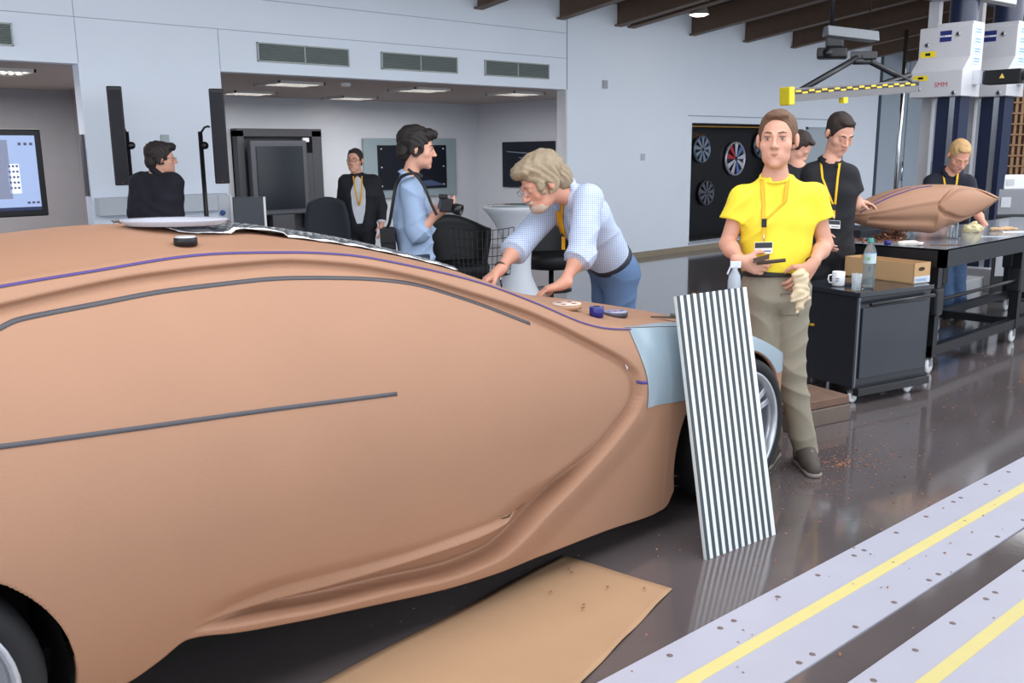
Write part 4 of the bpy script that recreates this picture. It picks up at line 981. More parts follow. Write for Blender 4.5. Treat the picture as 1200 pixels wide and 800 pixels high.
for S in 'LR':
    a0 = yo['J']['an' + S]; g_ = nrm(T_ + RT * (.25 if S == 'L' else -.2)); p_ = np.cross(g_, Z_ := np.array([0, 0, 1.0]))
    for k in range(3):
        c_ = a0 + g_ * (.075 + .022 * k) + Z_ * (.012 - .012 * k); b = MB(); b.tube([c_ - p_ * .030 - Z_ * .014, c_ - p_ * .012 + g_ * .008, c_ + p_ * .012 - g_ * .004, c_ + p_ * .030 - Z_ * .014], .0035, n=6); obj('shoelace', b, mat('lace', (206, 204, 198), .8), yo['root'])
eyes(yo['root'], yo['L'], yo['f'], yo['r'], yo['u'], 1.1); brows_mouth(yo['root'], yo['L'], 1.1, (118, 84, 64))
lanyard(yo, mat('lanyard_pale', (226, 178, 44), .6), drop_=.20, towards=T_, side=.045, wid=.020)
# round collar band of the T-shirt, chest pocket-less; watch
def ring(name, c, ax, r_, rr, m_, par, n=24, sx=1.0, adir=None):
    ax = nrm(ax); a = nrm(np.cross(ax, [0.3, .2, 1])); bb = np.cross(ax, a); b = MB(); b.tube([np.array(c) + a * math.cos(t) * r_ + bb * math.sin(t) * r_ for t in np.linspace(0, 2 * math.pi, n + 1)], rr, n=7, cap=False); return obj(name, b, m_, par)
ring('neck_band', yo['J']['neck'] + T_ * .010 + [0, 0, -.004], np.array([0, 0, 1]) + T_ * .42, .068, .006, YS, yo['root'])
wv = nrm(yo['J']['wrL'] - yo['J']['elL']); ring('wristwatch', yo['J']['wrL'] - wv * .02, wv, .031, .007, BLACK, yo['root'])
pk = [drop_on(trF, yo['J']['hipL'] + RT * a + np.array([0, 0, b_]), T_, .003) for a, b_ in ((-.055, .0), (.035, .0), (.035, -.11), (-.055, -.11))]
b = MB(); b.tube(pk + [pk[0]], .002, n=5); obj('pocket_seam', b, mat('seam_khaki', (120, 112, 98), .9), yo['root'])
# clay tool held in his right hand, cloth glove in his left
P = yo['J']['wrR'] + RT * .075 + np.array([0, 0, -.005]) + T_ * .005
t = thing('modelling_scraper', P, 'dark brown clay scraper held in the right hand of the yellow-shirted man', 'tool')
b = MB(); b.obox(P - RT * .02 + T_ * .03, RT * .075 + np.array([0, 0, .02]), np.array([0, 0, .022]), T_ * .012); obj('blade', b, mat('scraper', (84, 62, 48), .5), t)
b = MB(); b.tube([P + RT * .0 + T_ * .035, P + RT * .13 + T_ * .03 + np.array([0, 0, .012])], .009); obj('handle', b, mat('scraper_handle', (66, 52, 44), .6), t)
def crumple(name, P, pts, rr, m_, lab, cat, h=.006, am=.006):
    F = Field()
    for a, b_, r0 in pts: F.cone(P + a, P + b_, r0, r0 * rr, .02)
    r = thing(name, P, lab, cat); o = field_obj('cloth', F, h, m_, r, lambda q: am * np.sin(95 * q[:, 0] + 3 * np.sin(60 * q[:, 2])) * np.sin(80 * q[:, 2] + 50 * q[:, 1])); return r
gm = mat('cotton_glove', (224, 204, 172), .9, noise=.06)
W = yo['J']['wrL'] + np.array([0, 0, -.07]) - RT * .045 + T_ * .03
Z = np.array([0, 0, 1.0])
crumple('work_glove', W, [(Z * .02, -Z * .07, .030), (-Z * .05, -Z * .12 - RT * .0, .022), (RT * .01 - Z * .03, RT * .035 - Z * .075, .016), (-RT * .01 - Z * .02, -RT * .035 - Z * .09, .018), (Z * .03, Z * .03 - RT * .03, .022), (-Z * .09, -Z * .145 - RT * .012, .014)], .8, gm, 'crumpled cream cotton glove hanging from the left hand of yellow-shirted man', 'glove')
# ---- grey-haired man in the checked shirt, bending over the bonnet
DO = 5.45
CHK = check_mat('check_shirt', (226, 234, 246), (158, 178, 216), .010)
T_ = TC(680); nl = -RT
J = J_from(dict(head=(634, 214, -.45), neck=(668, 226, -.38), shL=(690, 232, -.50), shR=(655, 236, -.10), elL=(681, 298, -.60), wrL=(659, 333, -.70), elR=(606, 290, -.40), wrR=(584, 318, -.55),
                hipL=(727, 318, -.10), hipR=(712, 316, .10), knL=(726, 400, -.06), knR=(712, 400, .12), anL=(728, 470, -.04), anR=(716, 465, .14)), DO)
J['anL'][2] = .09; J['anR'][2] = .09; base = (J['anL'] + J['anR']) / 2; base[2] = 0
fh = nrm(-RT * .9 + T_ * .45 + np.array([0, 0, -.55])); 
hands = dict(L=dict(a=(nrm(-RT * .9 + np.array([0, 0, -.25])), np.array([0, 0, -1.0]), T_ * -1), k=dict(curl=.42)), R=dict(a=(nrm(-RT * .8 + np.array([0, 0, -.5]) + T_ * .2), np.array([0, 0, -1.0]), T_), k=dict(curl=.6)))
hair_o = dict(name='hair_grey_blond', rgb=(150, 134, 112), amp=.0035, fr=150, e=[((0, -.025, .050), (.092, .112, .094), False), ((0, -.09, -.02), (.075, .06, .075), False), ((0, .05, .092), (.070, .065, .040), False), ((.076, .0, .0), (.020, .06, .05), False), ((-.076, .0, .0), (.020, .06, .05), False), ((.0, -.11, -.06), (.05, .04, .05), False),
      ((0, .115, .005), (.090, .085, .060), True), ((0, .09, -.07), (.1, .11, .065), True), ((.088, .012, -.02), (.02, .02, .03), True), ((-.088, .012, -.02), (.02, .02, .03), True)])
ol = person('grey-haired man in blue checked shirt leaning over the clay bonnet', base, J, -RT, fh, vox=.0055, hands=hands, s=1.05, hs=1.16, hair=hair_o, skin=mat('skin_ruddy', (212, 156, 134), .55, noise=.08, scale=12))
shirt(ol, CHK, g=.018, sleeve='rolled', noise=.006, vox=.006, hem=.125, neckcut=False)
DEN = mat('blue_denim', (92, 120, 160), .85, noise=.22, scale=9, bump=.2, bscale=200)
trousers(ol, DEN, g=.012, top=.14, noise=.004, vox=.007); belt(ol, mat('belt_navy', (40, 42, 60), .5), top=.135, g=.018)
for S in 'LR': shoe(ol, S, -RT, BLACK, BLACK, drop=.09)
LN = mat('lanyard_amber', (238, 176, 34), .6)
tw = nrm(np.cross(ol['up'], ol['lat'])); tw = tw if np.dot(tw, -RT) > 0 else -tw
lb = nrm(T_ * .8 - RT * .5)
for q, (ax_, bx_) in enumerate((((686, 212, -.60), (664, 262, -.60)), ((688, 216, -.60), (676, 268, -.62)))): pass
def strap_px(o, name, pts, D, wid, m_, tow, wd):
    return ribbon_on(name, o['S'], [ath(p[0], p[1], D + p[2]) for p in pts], wd, wid, tow, m_, o['root'], n=10)
strap_px(ol, 'lanyard_strap', [(661, 212, -.45), (658, 240, -.5), (656, 262, -.5), (660, 285, -.5)], DO, .020, LN, T_, RT)
strap_px(ol, 'lanyard_strap', [(652, 250, -.5), (655, 270, -.5), (659, 285, -.5)], DO, .020, LN, T_, RT)
P = drop_on(ol['S'], ath(659, 283, DO - .5), T_, .01); b = MB(); b.obox(P - RT * .012, RT * .024, Z * .035, T_ * .006); obj('lanyard_buckle', b, BLACK, ol['root'])
b = MB(); b.obox(P - RT * .010 - Z * .075, RT * .020, Z * .075, T_ * .004); obj('lanyard_tail', b, LN, ol['root'])
collar(ol, CHK, r_=.062, h=.024, open_=.5)
brows_mouth(ol['root'], ol['L'], 1.16, (150, 130, 112)); glasses(ol['root'], ol['L'], ol['r'], ol['u'], ol['f'], 1.16, (150, 146, 150))
Bf = Field(); A = ol['A']; Bf.ell(ol['L'](0, .052, -.088), np.array([.054, .050, .036]) * 1.16, A, .01); Bf.ell(ol['L'](0, .092, -.052), np.array([.026, .016, .010]) * 1.16, A, .01); Bf.ell(ol['L'](0, .098, -.068), np.array([.020, .020, .0045]) * 1.16, A, .003, sub=True)
field_obj('beard', Bf, .006, mat('beard_grey', (190, 172, 158), .8, noise=.2, scale=60), ol['root'], strands(.002, fr=200))
wv = nrm(ol['J']['wrR'] - ol['J']['elR']); ring('wristwatch', ol['J']['wrR'] - wv * .035, wv, .033, .007, mat('watch_brown', (70, 54, 44), .4), ol['root'])

# ---- photographer in the pale blue denim shirt
DP = 6.45; T_ = TC(490); PB = mat('pale_blue_shirt', (158, 180, 212), .8, noise=.10, scale=14)
J = J_from(dict(head=(490, 174), neck=(479, 208), shR=(482, 222, -.16), shL=(476, 222, .20), elR=(490, 272, -.20), wrR=(513, 250, -.20), elL=(494, 268, .16), wrL=(516, 243, .04), hipR=(488, 305, -.10), hipL=(488, 305, .10),
                knR=(494, 385, -.10), knL=(492, 385, .10), anR=(488, 450, -.10), anL=(492, 445, .12)), DP)
J['anL'][2] = .09; J['anR'][2] = .09; base = (J['anL'] + J['anR']) / 2; base[2] = 0
hair_p = dict(name='hair_dark', rgb=(38, 32, 32), amp=.003, fr=150, e=[((0, -.03, .055), (.090, .112, .092), False), ((0, .06, .095), (.065, .055, .036), False), ((0, -.085, -.02), (.07, .055, .07), False), ((.074, -.005, .0), (.018, .05, .05), False), ((-.074, -.005, .0), (.018, .05, .05), False),
      ((0, .115, .005), (.085, .080, .058), True), ((0, .09, -.07), (.1, .11, .065), True), ((.085, .012, -.02), (.02, .02, .03), True)])
hands = dict(R=dict(a=(nrm(RT * .9 + Z * .3), Z + RT * .1, T_), k=dict(curl=.7)), L=dict(a=(nrm(RT * .8 + T_ * .5), T_ + Z * .3, Z), k=dict(curl=.7)))
ph = person('dark-haired photographer in pale blue shirt holding a camera', base, J, RT, nrm(RT + Z * -.12), vox=.007, hands=hands, s=1.0, hs=1.08, hair=hair_p)
shirt(ph, PB, g=.026, sleeve='rolled', noise=.009, vox=.007, hem=-.06, ph=2)
trousers(ph, mat('dark_jeans', (44, 52, 68), .85, noise=.15), g=.010, top=.05, vox=.008)
for S in 'LR': shoe(ph, S, RT, BLACK, BLACK, drop=.09)
collar(ph, PB, r_=.058, h=.02); brows_mouth(ph['root'], ph['L'], 1.08, (40, 32, 30)); eyes(ph['root'], ph['L'], ph['f'], ph['r'], ph['u'], 1.08, (60, 44, 36))
def strap(o, name, pts, D, r_, m_):
    P = [ath(p[0], p[1], D + p[2]) for p in pts]; Q = []
    for p in smooth3(P, 8): Q.append(p if o is None or o['S'].eval(np.array([p]))[0] > .004 else p + T_ * float(.006 - o['S'].eval(np.array([p]))[0]))
    b = MB(); b.tube(Q, r_, n=6); return obj(name, b, m_, o['root'])
def smooth3(P, n=8):
    P = np.array(P); t = np.arange(len(P)); tt = np.linspace(0, len(P) - 1, (len(P) - 1) * n + 1); return np.stack([pchip(t, P[:, i])(tt) for i in range(3)], 1)
strap(ph, 'shoulder_strap', [(494, 206, .0), (484, 203, -.24), (472, 206, -.24), (464, 218, -.22), (460, 240, -.22), (456, 262, -.20), (453, 268, -.18)], DP, .011, BLACK)
strap(ph, 'camera_strap', [(478, 198, -.24), (488, 206, -.24), (500, 224, -.26), (506, 240, -.26), (512, 252, -.26)], DP, .010, BLACK)
P = ath(521, 240, DP - .15); t = thing('photo_camera', P, 'black camera with lens held in the hands of the photographer', 'camera')
b = MB(); c0 = P - RT * .055 - Z * .04; b.obox(c0, RT * .075, T_ * .13 + RT * .02, Z * .085 + RT * .02); b.obox(P - RT * .04 + Z * .045 + T_ * .04, RT * .06, T_ * .05, Z * .03); obj('camera_body', b, BLACK, t, bevel=.006)
b = MB(); b.lathe(P + RT * .02 + T_ * .065 - Z * .01, [(0, 0), (.034, 0), (.034, .05), (.038, .055), (.038, .10), (.030, .10), (.028, .085), (0, .085)], axis=nrm(RT - Z * .25 + T_ * .3), n=20); obj('lens', b, mat('lens_black', (34, 34, 38), .3), t)
P = ath(455, 280, DP - .12); t = thing('shoulder_bag', P, 'small black shoulder bag hanging behind the photographer', 'bag')
b = MB(); b.obox(P - RT * .05 - Z * .14 - T_ * .08, RT * .10, T_ * .16, Z * .22); obj('bag', b, mat('bag_black', (28, 30, 36), .7, bump=.3), t, bevel=.02)
b = MB(); b.obox(P - RT * .052 + T_ * .082 - Z * .02, RT * .104, T_ * .008, Z * .10); obj('flap', b, BLACK, t, bevel=.003)

# ---- man in the dark suit with glasses
DS = 9.8; T_ = TC(422); SUIT = mat('dark_suit', (26, 28, 36), .8); 
J = J_from(dict(head=(416, 188), neck=(419, 206), shR=(405, 213, .0), shL=(438, 213, .0), elR=(400, 241, .02), elL=(447, 242, .02), wrR=(400, 262, -.05), wrL=(447, 262, -.05), hipR=(412, 264), hipL=(431, 264), knR=(413, 308), knL=(430, 308), anR=(413, 352), anL=(430, 352)), DS)
J['anL'][2] = .09; J['anR'][2] = .09; base = (J['anL'] + J['anR']) / 2; base[2] = 0
su = person('man with glasses in dark open jacket and white shirt behind the photographer', base, J, T_, nrm(T_ - RT * .35), vox=.009, s=1.0, hs=1.0, hair=short_hair((44, 36, 34), 'hair_black'))
shirt(su, mat('white_shirt', (214, 218, 228), .8), g=.008, sleeve='long', noise=.003, vox=.009, hem=.02)
Fj = Field(); body_core(Fj, su['J'], 1.0, .022)
for S in 'LR':
    a, b_, c = su['J']['sh' + S], su['J']['el' + S], su['J']['wr' + S]; dn = nrm(c - b_); Fj.cone(a, b_, .074, .062, .03); Fj.cone(b_, c, .062, .050, .02, cut=(c - dn * .03, dn))
c0 = su['che'] + T_ * .135; 
Fj.ell(c0 - Z * .10 - RT * .02, (.075, .085, .36), k=.006, sub=True)
Fj.plane(su['pel'] - Z * .08, -Z); field_obj('jacket', Fj, .009, SUIT, su['root'], folds(.003))
su['S'] = Fj; trousers(su, SUIT, g=.008, top=.03, vox=.010)
for S in 'LR': shoe(su, S, T_, BLACK, BLACK, drop=.09)
glasses(su['root'], su['L'], su['r'], su['u'], su['f'], 1.0); brows_mouth(su['root'], su['L'], 1.0, (44, 34, 32))
for q in (-1, 1):
    b = MB(); p = su['J']['neck'] + T_ * .10; b.tube([p + RT * q * .045, su['che'] + T_ * .135 + RT * (q * .03 - .015) - Z * .12, su['che'] + T_ * .14 - RT * .015 - Z * .24], .008, n=6); obj('lanyard_strap', b, LN, su['root'])

# ---- man in the dark jacket seen from behind
DB = 7.8; T_ = TC(185)
J = J_from(dict(head=(190, 186), neck=(184, 203), shL=(164, 214, .02), shR=(203, 214, -.02), elL=(160, 250, .0), elR=(205, 250, .0), wrL=(166, 275, .12), wrR=(200, 275, .12), hipL=(172, 275), hipR=(196, 275), knL=(175, 330), knR=(200, 330), anL=(178, 385), anR=(204, 385)), DB)
J['anL'][2] = .09; J['anR'][2] = .09; base = (J['anL'] + J['anR']) / 2; base[2] = 0
bk = person('man in dark jacket with glasses standing with his back turned by the speakers', base, J, -T_, nrm(RT * .9 - T_ * .3), vox=.009, s=1.0, hs=1.0, hair=hair_p | dict(name='hair_dark_brown', rgb=(46, 38, 38)))
shirt(bk, mat('dark_jacket', (30, 31, 42), .85, noise=.2), g=.030, sleeve='long', noise=.006, vox=.009, hem=-.08)
trousers(bk, mat('dark_trousers', (30, 30, 36), .85), g=.008, top=.03, vox=.010); collar(bk, mat('jacket_collar', (26, 26, 34), .85), r_=.062, h=.03)
for S in 'LR': shoe(bk, S, -T_, BLACK, BLACK, drop=.09)
glasses(bk['root'], bk['L'], bk['r'], bk['u'], bk['f'], 1.0)

# ---- man in black polo shirt looking down at the scale model
DQ = 6.55; T_ = TC(975); PO = mat('black_polo', (26, 26, 32), .8, noise=.2)
J = J_from(dict(head=(984, 156, -.04), neck=(973, 188), shR=(951, 203, .04), shL=(994, 205, -.02), elR=(948, 250, .05), elL=(1004, 240, .0), wrR=(962, 275, -.1), wrL=(1000, 262, -.22), hipR=(958, 290), hipL=(984, 290), knR=(960, 350), knL=(985, 350), anR=(960, 412), anL=(985, 412)), DQ)
J['anL'][2] = .09; J['anR'][2] = .09; base = (J['anL'] + J['anR']) / 2; base[2] = 0
J['wrL'] = ath(1000, 235, DQ + .02)
hands = dict(L=dict(a=(nrm(RT * .9 - T_ * .0 - Z * .12), -Z, T_), k=dict(curl=.3)))
pq = person('dark-haired man in black polo shirt looking down at the small clay model', base, J, T_, nrm(T_ * .8 + RT * .45 - Z * .45), vox=.007, s=1.0, hs=1.1, hands=hands, hair=short_hair((44, 34, 30), 'hair_dark_short'))
shirt(pq, PO, g=.016, slen=.62, noise=.004, vox=.007, hem=-.04, ph=1); collar(pq, PO, r_=.060, h=.016, open_=.5)
trousers(pq, mat('black_trousers', (30, 30, 34), .85), g=.008, top=.03, vox=.009); brows_mouth(pq['root'], pq['L'], 1.1, (48, 36, 32))
for S in 'LR': shoe(pq, S, T_, BLACK, BLACK, drop=.09)
lanyard(pq, YEL, drop_=.30, towards=nrm(T_), side=-.03, wid=.016)

# ---- man half hidden behind the yellow shirt
DH = 7.4; T_ = TC(938)
J = J_from(dict(head=(936, 172), neck=(934, 194), shR=(912, 206), shL=(950, 206), elR=(908, 245), elL=(952, 245), wrR=(912, 275, -.1), wrL=(948, 275, -.1), hipR=(920, 278), hipL=(944, 278), knR=(920, 330), knL=(944, 330), anR=(920, 385), anL=(944, 385)), DH)
J['anL'][2] = .09; J['anR'][2] = .09; base = (J['anL'] + J['anR']) / 2; base[2] = 0
hd_ = person('dark-haired man mostly hidden behind the yellow-shirted man', base, J, T_, nrm(-RT * .2 + T_ * .2 + RT * .5 - Z * .3), vox=.009, s=1.0, hs=1.0, hair=short_hair((52, 38, 38), 'hair_dark_red'))
shirt(hd_, PO, g=.016, vox=.009, hem=-.04); trousers(hd_, mat('black_trousers', (30, 30, 34), .85), g=.008, top=.03, vox=.010)
for S in 'LR': shoe(hd_, S, T_, BLACK, BLACK, drop=.09)

# ---- fair-haired man in navy shirt behind the table
DN = 8.62; T_ = TC(1115); NV_ = mat('navy_shirt', (24, 27, 42), .8, noise=.2)
J = J_from(dict(head=(1124, 182, -.12), neck=(1114, 201, -.02), shR=(1092, 213, .04), shL=(1134, 214, -.02), elR=(1082, 245, -.1), elL=(1144, 248, -.1), wrR=(1100, 258, -.32), wrL=(1155, 266, -.30), hipR=(1102, 275, .15), hipL=(1124, 275, .15), knR=(1106, 325, .1), knL=(1122, 325, .1), anR=(1108, 372, .1), anL=(1124, 374, .1)), DN)
J['anL'][2] = .09; J['anR'][2] = .09; base = (J['anL'] + J['anR']) / 2; base[2] = 0
bl = person('fair-haired man in navy polo shirt bowed behind the small clay model', base, J, T_, nrm(T_ * .75 + RT * .30 - Z * .55), vox=.008, s=.98, hs=1.12, hair=short_hair((188, 152, 104), 'hair_fair'), skin=mat('skin_pink', (220, 158, 136), .55))
shirt(bl, NV_, g=.018, slen=.8, noise=.004, vox=.008, hem=-.04, ph=3); collar(bl, NV_, r_=.060, h=.016, open_=.5)
trousers(bl, DEN, g=.010, top=.03, vox=.008); brows_mouth(bl['root'], bl['L'], 1.12, (160, 124, 90))
for S in 'LR': shoe(bl, S, T_, mat('shoe_brown', (96, 74, 58), .7), BLACK, drop=.09)
lanyard(bl, YEL, drop_=.26, towards=T_, wid=.018, badge=False)
# ================================================================== SPEAKERS, DESKS AND CHAIRS BEHIND THE CAR
def speaker(px, ytop, ybot, D, lab, lab2, pole_px, side):
    P = ath(px, ybot, D); top = ath(px, ytop, D)[2]; t = thing('column_speaker', P, lab, 'speaker', 'slim column speakers on stands')
    x, y, z0 = P; d = TC(px); a = np.array([-d[1], d[0], 0]); 
    b = MB(); o_ = P - a * .062 - d * .05; b.obox(o_, a * .124, d * .10, Z * (top - z0)); obj('cabinet', b, mat('speaker_black', (20, 20, 26), .45), t, bevel=.010)
    b = MB(); b.obox(P - a * .05 + d * .0505 + Z * .03, a * .10, d * .004, Z * (top - z0 - .06)); obj('grille', b, mat('grille', (34, 34, 42), .6, bump=.4, bscale=300), t)
    b = MB(); b.lathe(P + d * .056 + Z * .02 + a * .0, [(0, 0), (.006, 0), (.006, -.004)], axis=d, n=8); obj('power_light', b, mat('led', (150, 60, 50), .4), t)
    Q = ath(pole_px, 240, D + .02); Q[2] = 0; s = thing('speaker_stand', Q, lab2, 'stand', 'speaker stands')
    zt = ath(pole_px, 154, D)[2]; b = MB(); b.tube([Q + Z * .04, Q + Z * zt], .020, n=12); obj('pole', b, BLACKM, s)
    b = MB(); b.lathe(Q, [(0, .0), (.2, 0), (.2, .018), (.04, .03), (.03, .05), (0, .05)]); obj('base_plate', b, BLACKM, s)
    b = MB(); e = P + Z * (zt - .08 - z0); eh = (P - Q) * [1, 1, 0]; b.tube([Q + Z * (zt - .02), Q + eh * .25 + Z * (zt + .035), Q + eh * .45 + Z * (zt + .045), Q + eh * .52 + Z * (zt + .035)], .010, n=8); obj('arm', b, BLACKM, s)
    b = MB(); b.lathe(Q + Z * (zt - .12) + a * .03, [(0, 0), (.03, 0), (.034, .03), (0, .03)], axis=d, n=14); obj('clamp_knob', b, BLACKM, s)
    return t
speaker(144, 101, 217, 8.3, 'black column speaker left of the man in the dark jacket', 'thin black speaker stand left of the man in the dark jacket', 156, 1)
speaker(261, 104, 215, 8.3, 'black column speaker at the left edge of the wide opening', 'thin black speaker stand below the left edge of the wide opening', 241, -1)

# grey display panel pair on a desk
P = ath(290, 268, 8.2); t = thing('desk', (P[0], P[1] + .3, 0), 'low dark desk behind the clay car carrying the grey screens', 'desk')
dt = .78; b = MB(); b.box((P[0] - .12, P[1] - .25, dt - .03), (P[0] + 1.0, P[1] + .35, dt)); obj('desk_top', b, mat('desk_dark', (46, 48, 56), .5), t, bevel=.004)
for xx in (P[0] - .10, P[0] + .93):
    for yy in (P[1] - .23, P[1] + .28): b = MB(); b.box((xx, yy, 0), (xx + .05, yy + .05, dt - .03)); obj('leg', b, BLACKM, t)
def panel(px0, px1, py0, D, m_, lab, cat, extra=None, skew=0):
    A_ = ath(px0, 260, D); B_ = ath(px1, 260, D + skew); z1 = ath(px0, py0, D)[2]; A_[2] = B_[2] = dt + .02; t = thing('screen_panel', (A_ + B_) / 2 * [1, 1, 0] + [0, 0, dt], lab, cat)
    d = TC((px0 + px1) / 2); b = MB(); b.obox(A_, B_ - A_, -d * .05, Z * (z1 - dt - .02)); obj('housing', b, m_, t, bevel=.008)
    b = MB(); b.obox(B_ + d * .003, nrm(B_ - A_) * .02, -d * .06, Z * (z1 - dt - .02)); obj('edge', b, WHITE, t)
    b = MB(); m0 = (A_ + B_) / 2; b.obox(m0 - nrm(B_ - A_) * .1 - Z * .02 - d * .10, nrm(B_ - A_) * .2, d * .16, Z * .02); obj('foot', b, BLACKM, t); return A_, B_, z1, d, t
panel(274, 310, 231, 8.0, mat('panel_grey', (66, 70, 80), .5), 'dark grey monitor back with white edge left of the big display', 'monitor')
A_, B_, z1, d, t = panel(257, 271, 229, 8.25, mat('poster_white', (200, 206, 216), .5), 'small white notice panel with blue and red marks', 'notice')
for k, (c_, u, v, r_) in enumerate((((52, 84, 160), .3, .35, .035), ((176, 70, 66), .75, .4, .03), ((60, 90, 160), .35, .62, .025))):
    b = MB(); c = A_ + (B_ - A_) * u + Z * (z1 - dt) * v + d * .006; b.lathe(c, [(0, .003), (r_, .003), (r_, 0)], axis=d, n=12); obj('mark', b, mat('mk%d' % k, c_, .5), t)
# office chair back, paper sheets
CG = mat('chair_grey', (44, 48, 56), .8, noise=.1)
def office_chair(px, py, D, lab, w_=.46, m_=CG):
    P = ath(px, py, D); base = P.copy(); base[2] = 0; d = TC(px); a = np.array([-d[1], d[0], 0]); t = thing('office_chair', base, lab, 'chair')
    G = []; 
    for i in range(14):
        r = []
        for j in range(11):
            u = (i / 13 - .5) * 2; v = j / 10; r.append(P + a * u * w_ / 2 * (1 - .25 * v ** 3) + Z * (-.35 + .5 * v - .06 * u * u * v) - d * (.05 * (1 - u * u) - .03 * v))
        G.append(r)
    b = MB(); b.grid(np.array(G)); o = obj('backrest', b, m_, t); s = o.modifiers.new('t', 'SOLIDIFY'); s.thickness = .05; s.offset = 0
    b = MB(); b.obox(base - a * w_ / 2 + Z * .42 - d * .0, a * w_, d * .45, Z * .07); obj('seat', b, m_, t, bevel=.02)
    b = MB(); b.tube([base + Z * .08 + d * .2, base + Z * .42 + d * .2], .03); obj('column', b, BLACKM, t)
    b = MB(); b.tube([base + Z * .45 - d * .02, P - Z * .2 - d * .06], .02); obj('back_bar', b, BLACKM, t)
    for k in range(5):
        an = k * 1.2566; e = base + d * .2 + np.array([math.cos(an) * .28, math.sin(an) * .28, .06]); b = MB(); b.tube([base + d * .2 + Z * .09, e], .018, n=8); b.ell(e - Z * .03, (.03, .03, .03), n=10, m_=6); obj('leg', b, BLACKM, t)
office_chair(383, 248, 9.55, 'dark grey office chair back left of the man in the dark suit')
def easy_chair(px, py, D, lab):
    P = ath(px, py, D); P[2] = 0; d = nrm(TC(px) + RT * .5); a = np.array([-d[1], d[0], 0]); t = thing('lounge_chair', P, lab, 'chair'); G = []
    for i in range(22):
        th = math.pi * (.05 + .9 * i / 21); c_, s_ = math.cos(th), math.sin(th); r = []
        for j in range(9):
            v = j / 8; hgt = .30 + (.62 - .10 * abs(c_) ** 2 * 1.6) * v; rr = .30 + .10 * v - .12 * max(0, v - .8); r.append(P + a * c_ * rr - d * s_ * rr * .9 + Z * hgt)
        G.append(r)
    b = MB(); b.grid(np.array(G)); o = obj('shell', b, mat('lounge_black', (18, 19, 24), .55), t); s = o.modifiers.new('t', 'SOLIDIFY'); s.thickness = .06; s.offset = 0
    b = MB(); b.lathe(P + Z * .32, [(0, .12), (.28, .11), (.31, .05), (.29, -.06), (0, -.08)]); obj('seat', b, mat('lounge_black', (18, 19, 24), .55), t)
    b = MB(); b.lathe(P, [(0, .30), (.03, .30), (.03, .03), (.24, .015), (.24, 0), (0, 0)]); obj('pedestal', b, BLACKM, t)
easy_chair(541, 330, 9.9, 'round black lounge chair behind the photographer')
easy_chair(646, 330, 10.7, 'round black lounge chair right of the white high table')
# wire chair
P = ath(566, 330, 8.5); P[2] = 0; d = TC(566); a = np.array([-d[1], d[0], 0]); t = thing('wire_chair', P, 'black wire mesh chair with chrome legs beside the white high table', 'chair'); b = MB()
def bowl(u, v): return P + a * u * (.25 + .05 * v) + Z * (.44 + .03 * u * u + (.0 if v < 0 else .42 * v ** 1.2 * 1.0) + .05 * (v < 0) * abs(v)) - d * (.20 * (v if v > 0 else v * 1.3)) * 1.0
for i in range(13): b.tube([bowl(-1 + i / 6, -1 + j / 6) for j in range(13)], .0035, n=4, cap=False)
for j in range(13): b.tube([bowl(-1 + i / 6, -1 + j / 6) for i in range(13)], .0035, n=4, cap=False)
obj('mesh_shell', b, BLACKM, t)
for i_ in (-1, 1):
    for j_ in (-1, 1): b = MB(); b.tube([P + a * i_ * .16 - d * j_ * .14 + Z * .44, P + a * i_ * .22 - d * j_ * .22 + Z * .01], .008, n=8); obj('leg', b, CHROME, t)
# white stretch-covered high table
P = ath(607, 300, 9.3); P[2] = 0; zt = ath(607, 243, 9.3)[2]
t = thing('high_table', P, 'white stretch-covered round high table behind the bending man', 'table')
b = MB(); prof = []
for k in range(25):
    v = k / 24; prof.append((.13 + .225 * ((v - .4) / .6) ** 2.6 if v > .4 else .13 + .21 * (1 - v / .4) ** 1.5, v * zt))
b.lathe(P, prof + [(.355, zt + .01), (.345, zt + .016), (0, zt + .016)], n=40); cv = obj('cover', b, mat('stretch_white', (216, 222, 232), .6), t)
b = MB(); b.lathe(P + Z * (zt + .017), [(0, .008), (.30, .008), (.30, 0)]); obj('glass_top', b, mat('table_glass', (150, 160, 164), .15), t)

# ================================================================== CABINET, STEP BLOCK, TABLE
def rotbox(N, th, w_, dp, z0, z1):
    """corner N nearest the viewer, face running along th, depth to the left-back"""
    e = np.array([math.cos(th), math.sin(th), 0]); n = np.array([-e[1], e[0], 0]); return np.array([N[0], N[1], z0]), e * w_, n * dp, Z * (z1 - z0), e, n
N = atz(999, 468, .03); th = math.radians(-13); zc = float(aty(1002, 342, N[1])[2]) if False else None
zt = None
for z_ in np.arange(.6, .95, .005):
    q = np.array([N[0], N[1], z_]) - CP; yy = 400 - FPX * (q @ Uv) / (q @ Fv)
    if yy <= 343: zt = z_; break
W_, Dp = .68, .52
t = thing('tool_cabinet', N + [.3, .2, -N[2]], 'black rolling cabinet with bottle and mug on top', 'cabinet')
o_, ex_, ny_, uz_, e, n = rotbox(N, th, W_, Dp, .10, zt - .03)
CB = mat('cabinet_black', (36, 38, 46), .28, noise=.1); CT = mat('cabinet_top', (44, 46, 54), .12)
b = MB(); b.obox(o_, ex_, ny_, uz_); obj('body', b, CB, t, bevel=.004)
b = MB(); b.obox(o_ + Z * (zt - .13) - e * .01 - n * .015, ex_ + e * .02, ny_ + n * .03, Z * .03); obj('top_plate', b, CT, t, bevel=.003)
b = MB(); b.obox(o_ + e * .03 - n * .012 + Z * .06, e * (W_ - .06), n * .012, Z * (zt - .26)); dr = obj('door', b, mat('door_black', (48, 52, 62), .3, noise=.12, scale=3), t, bevel=.003)
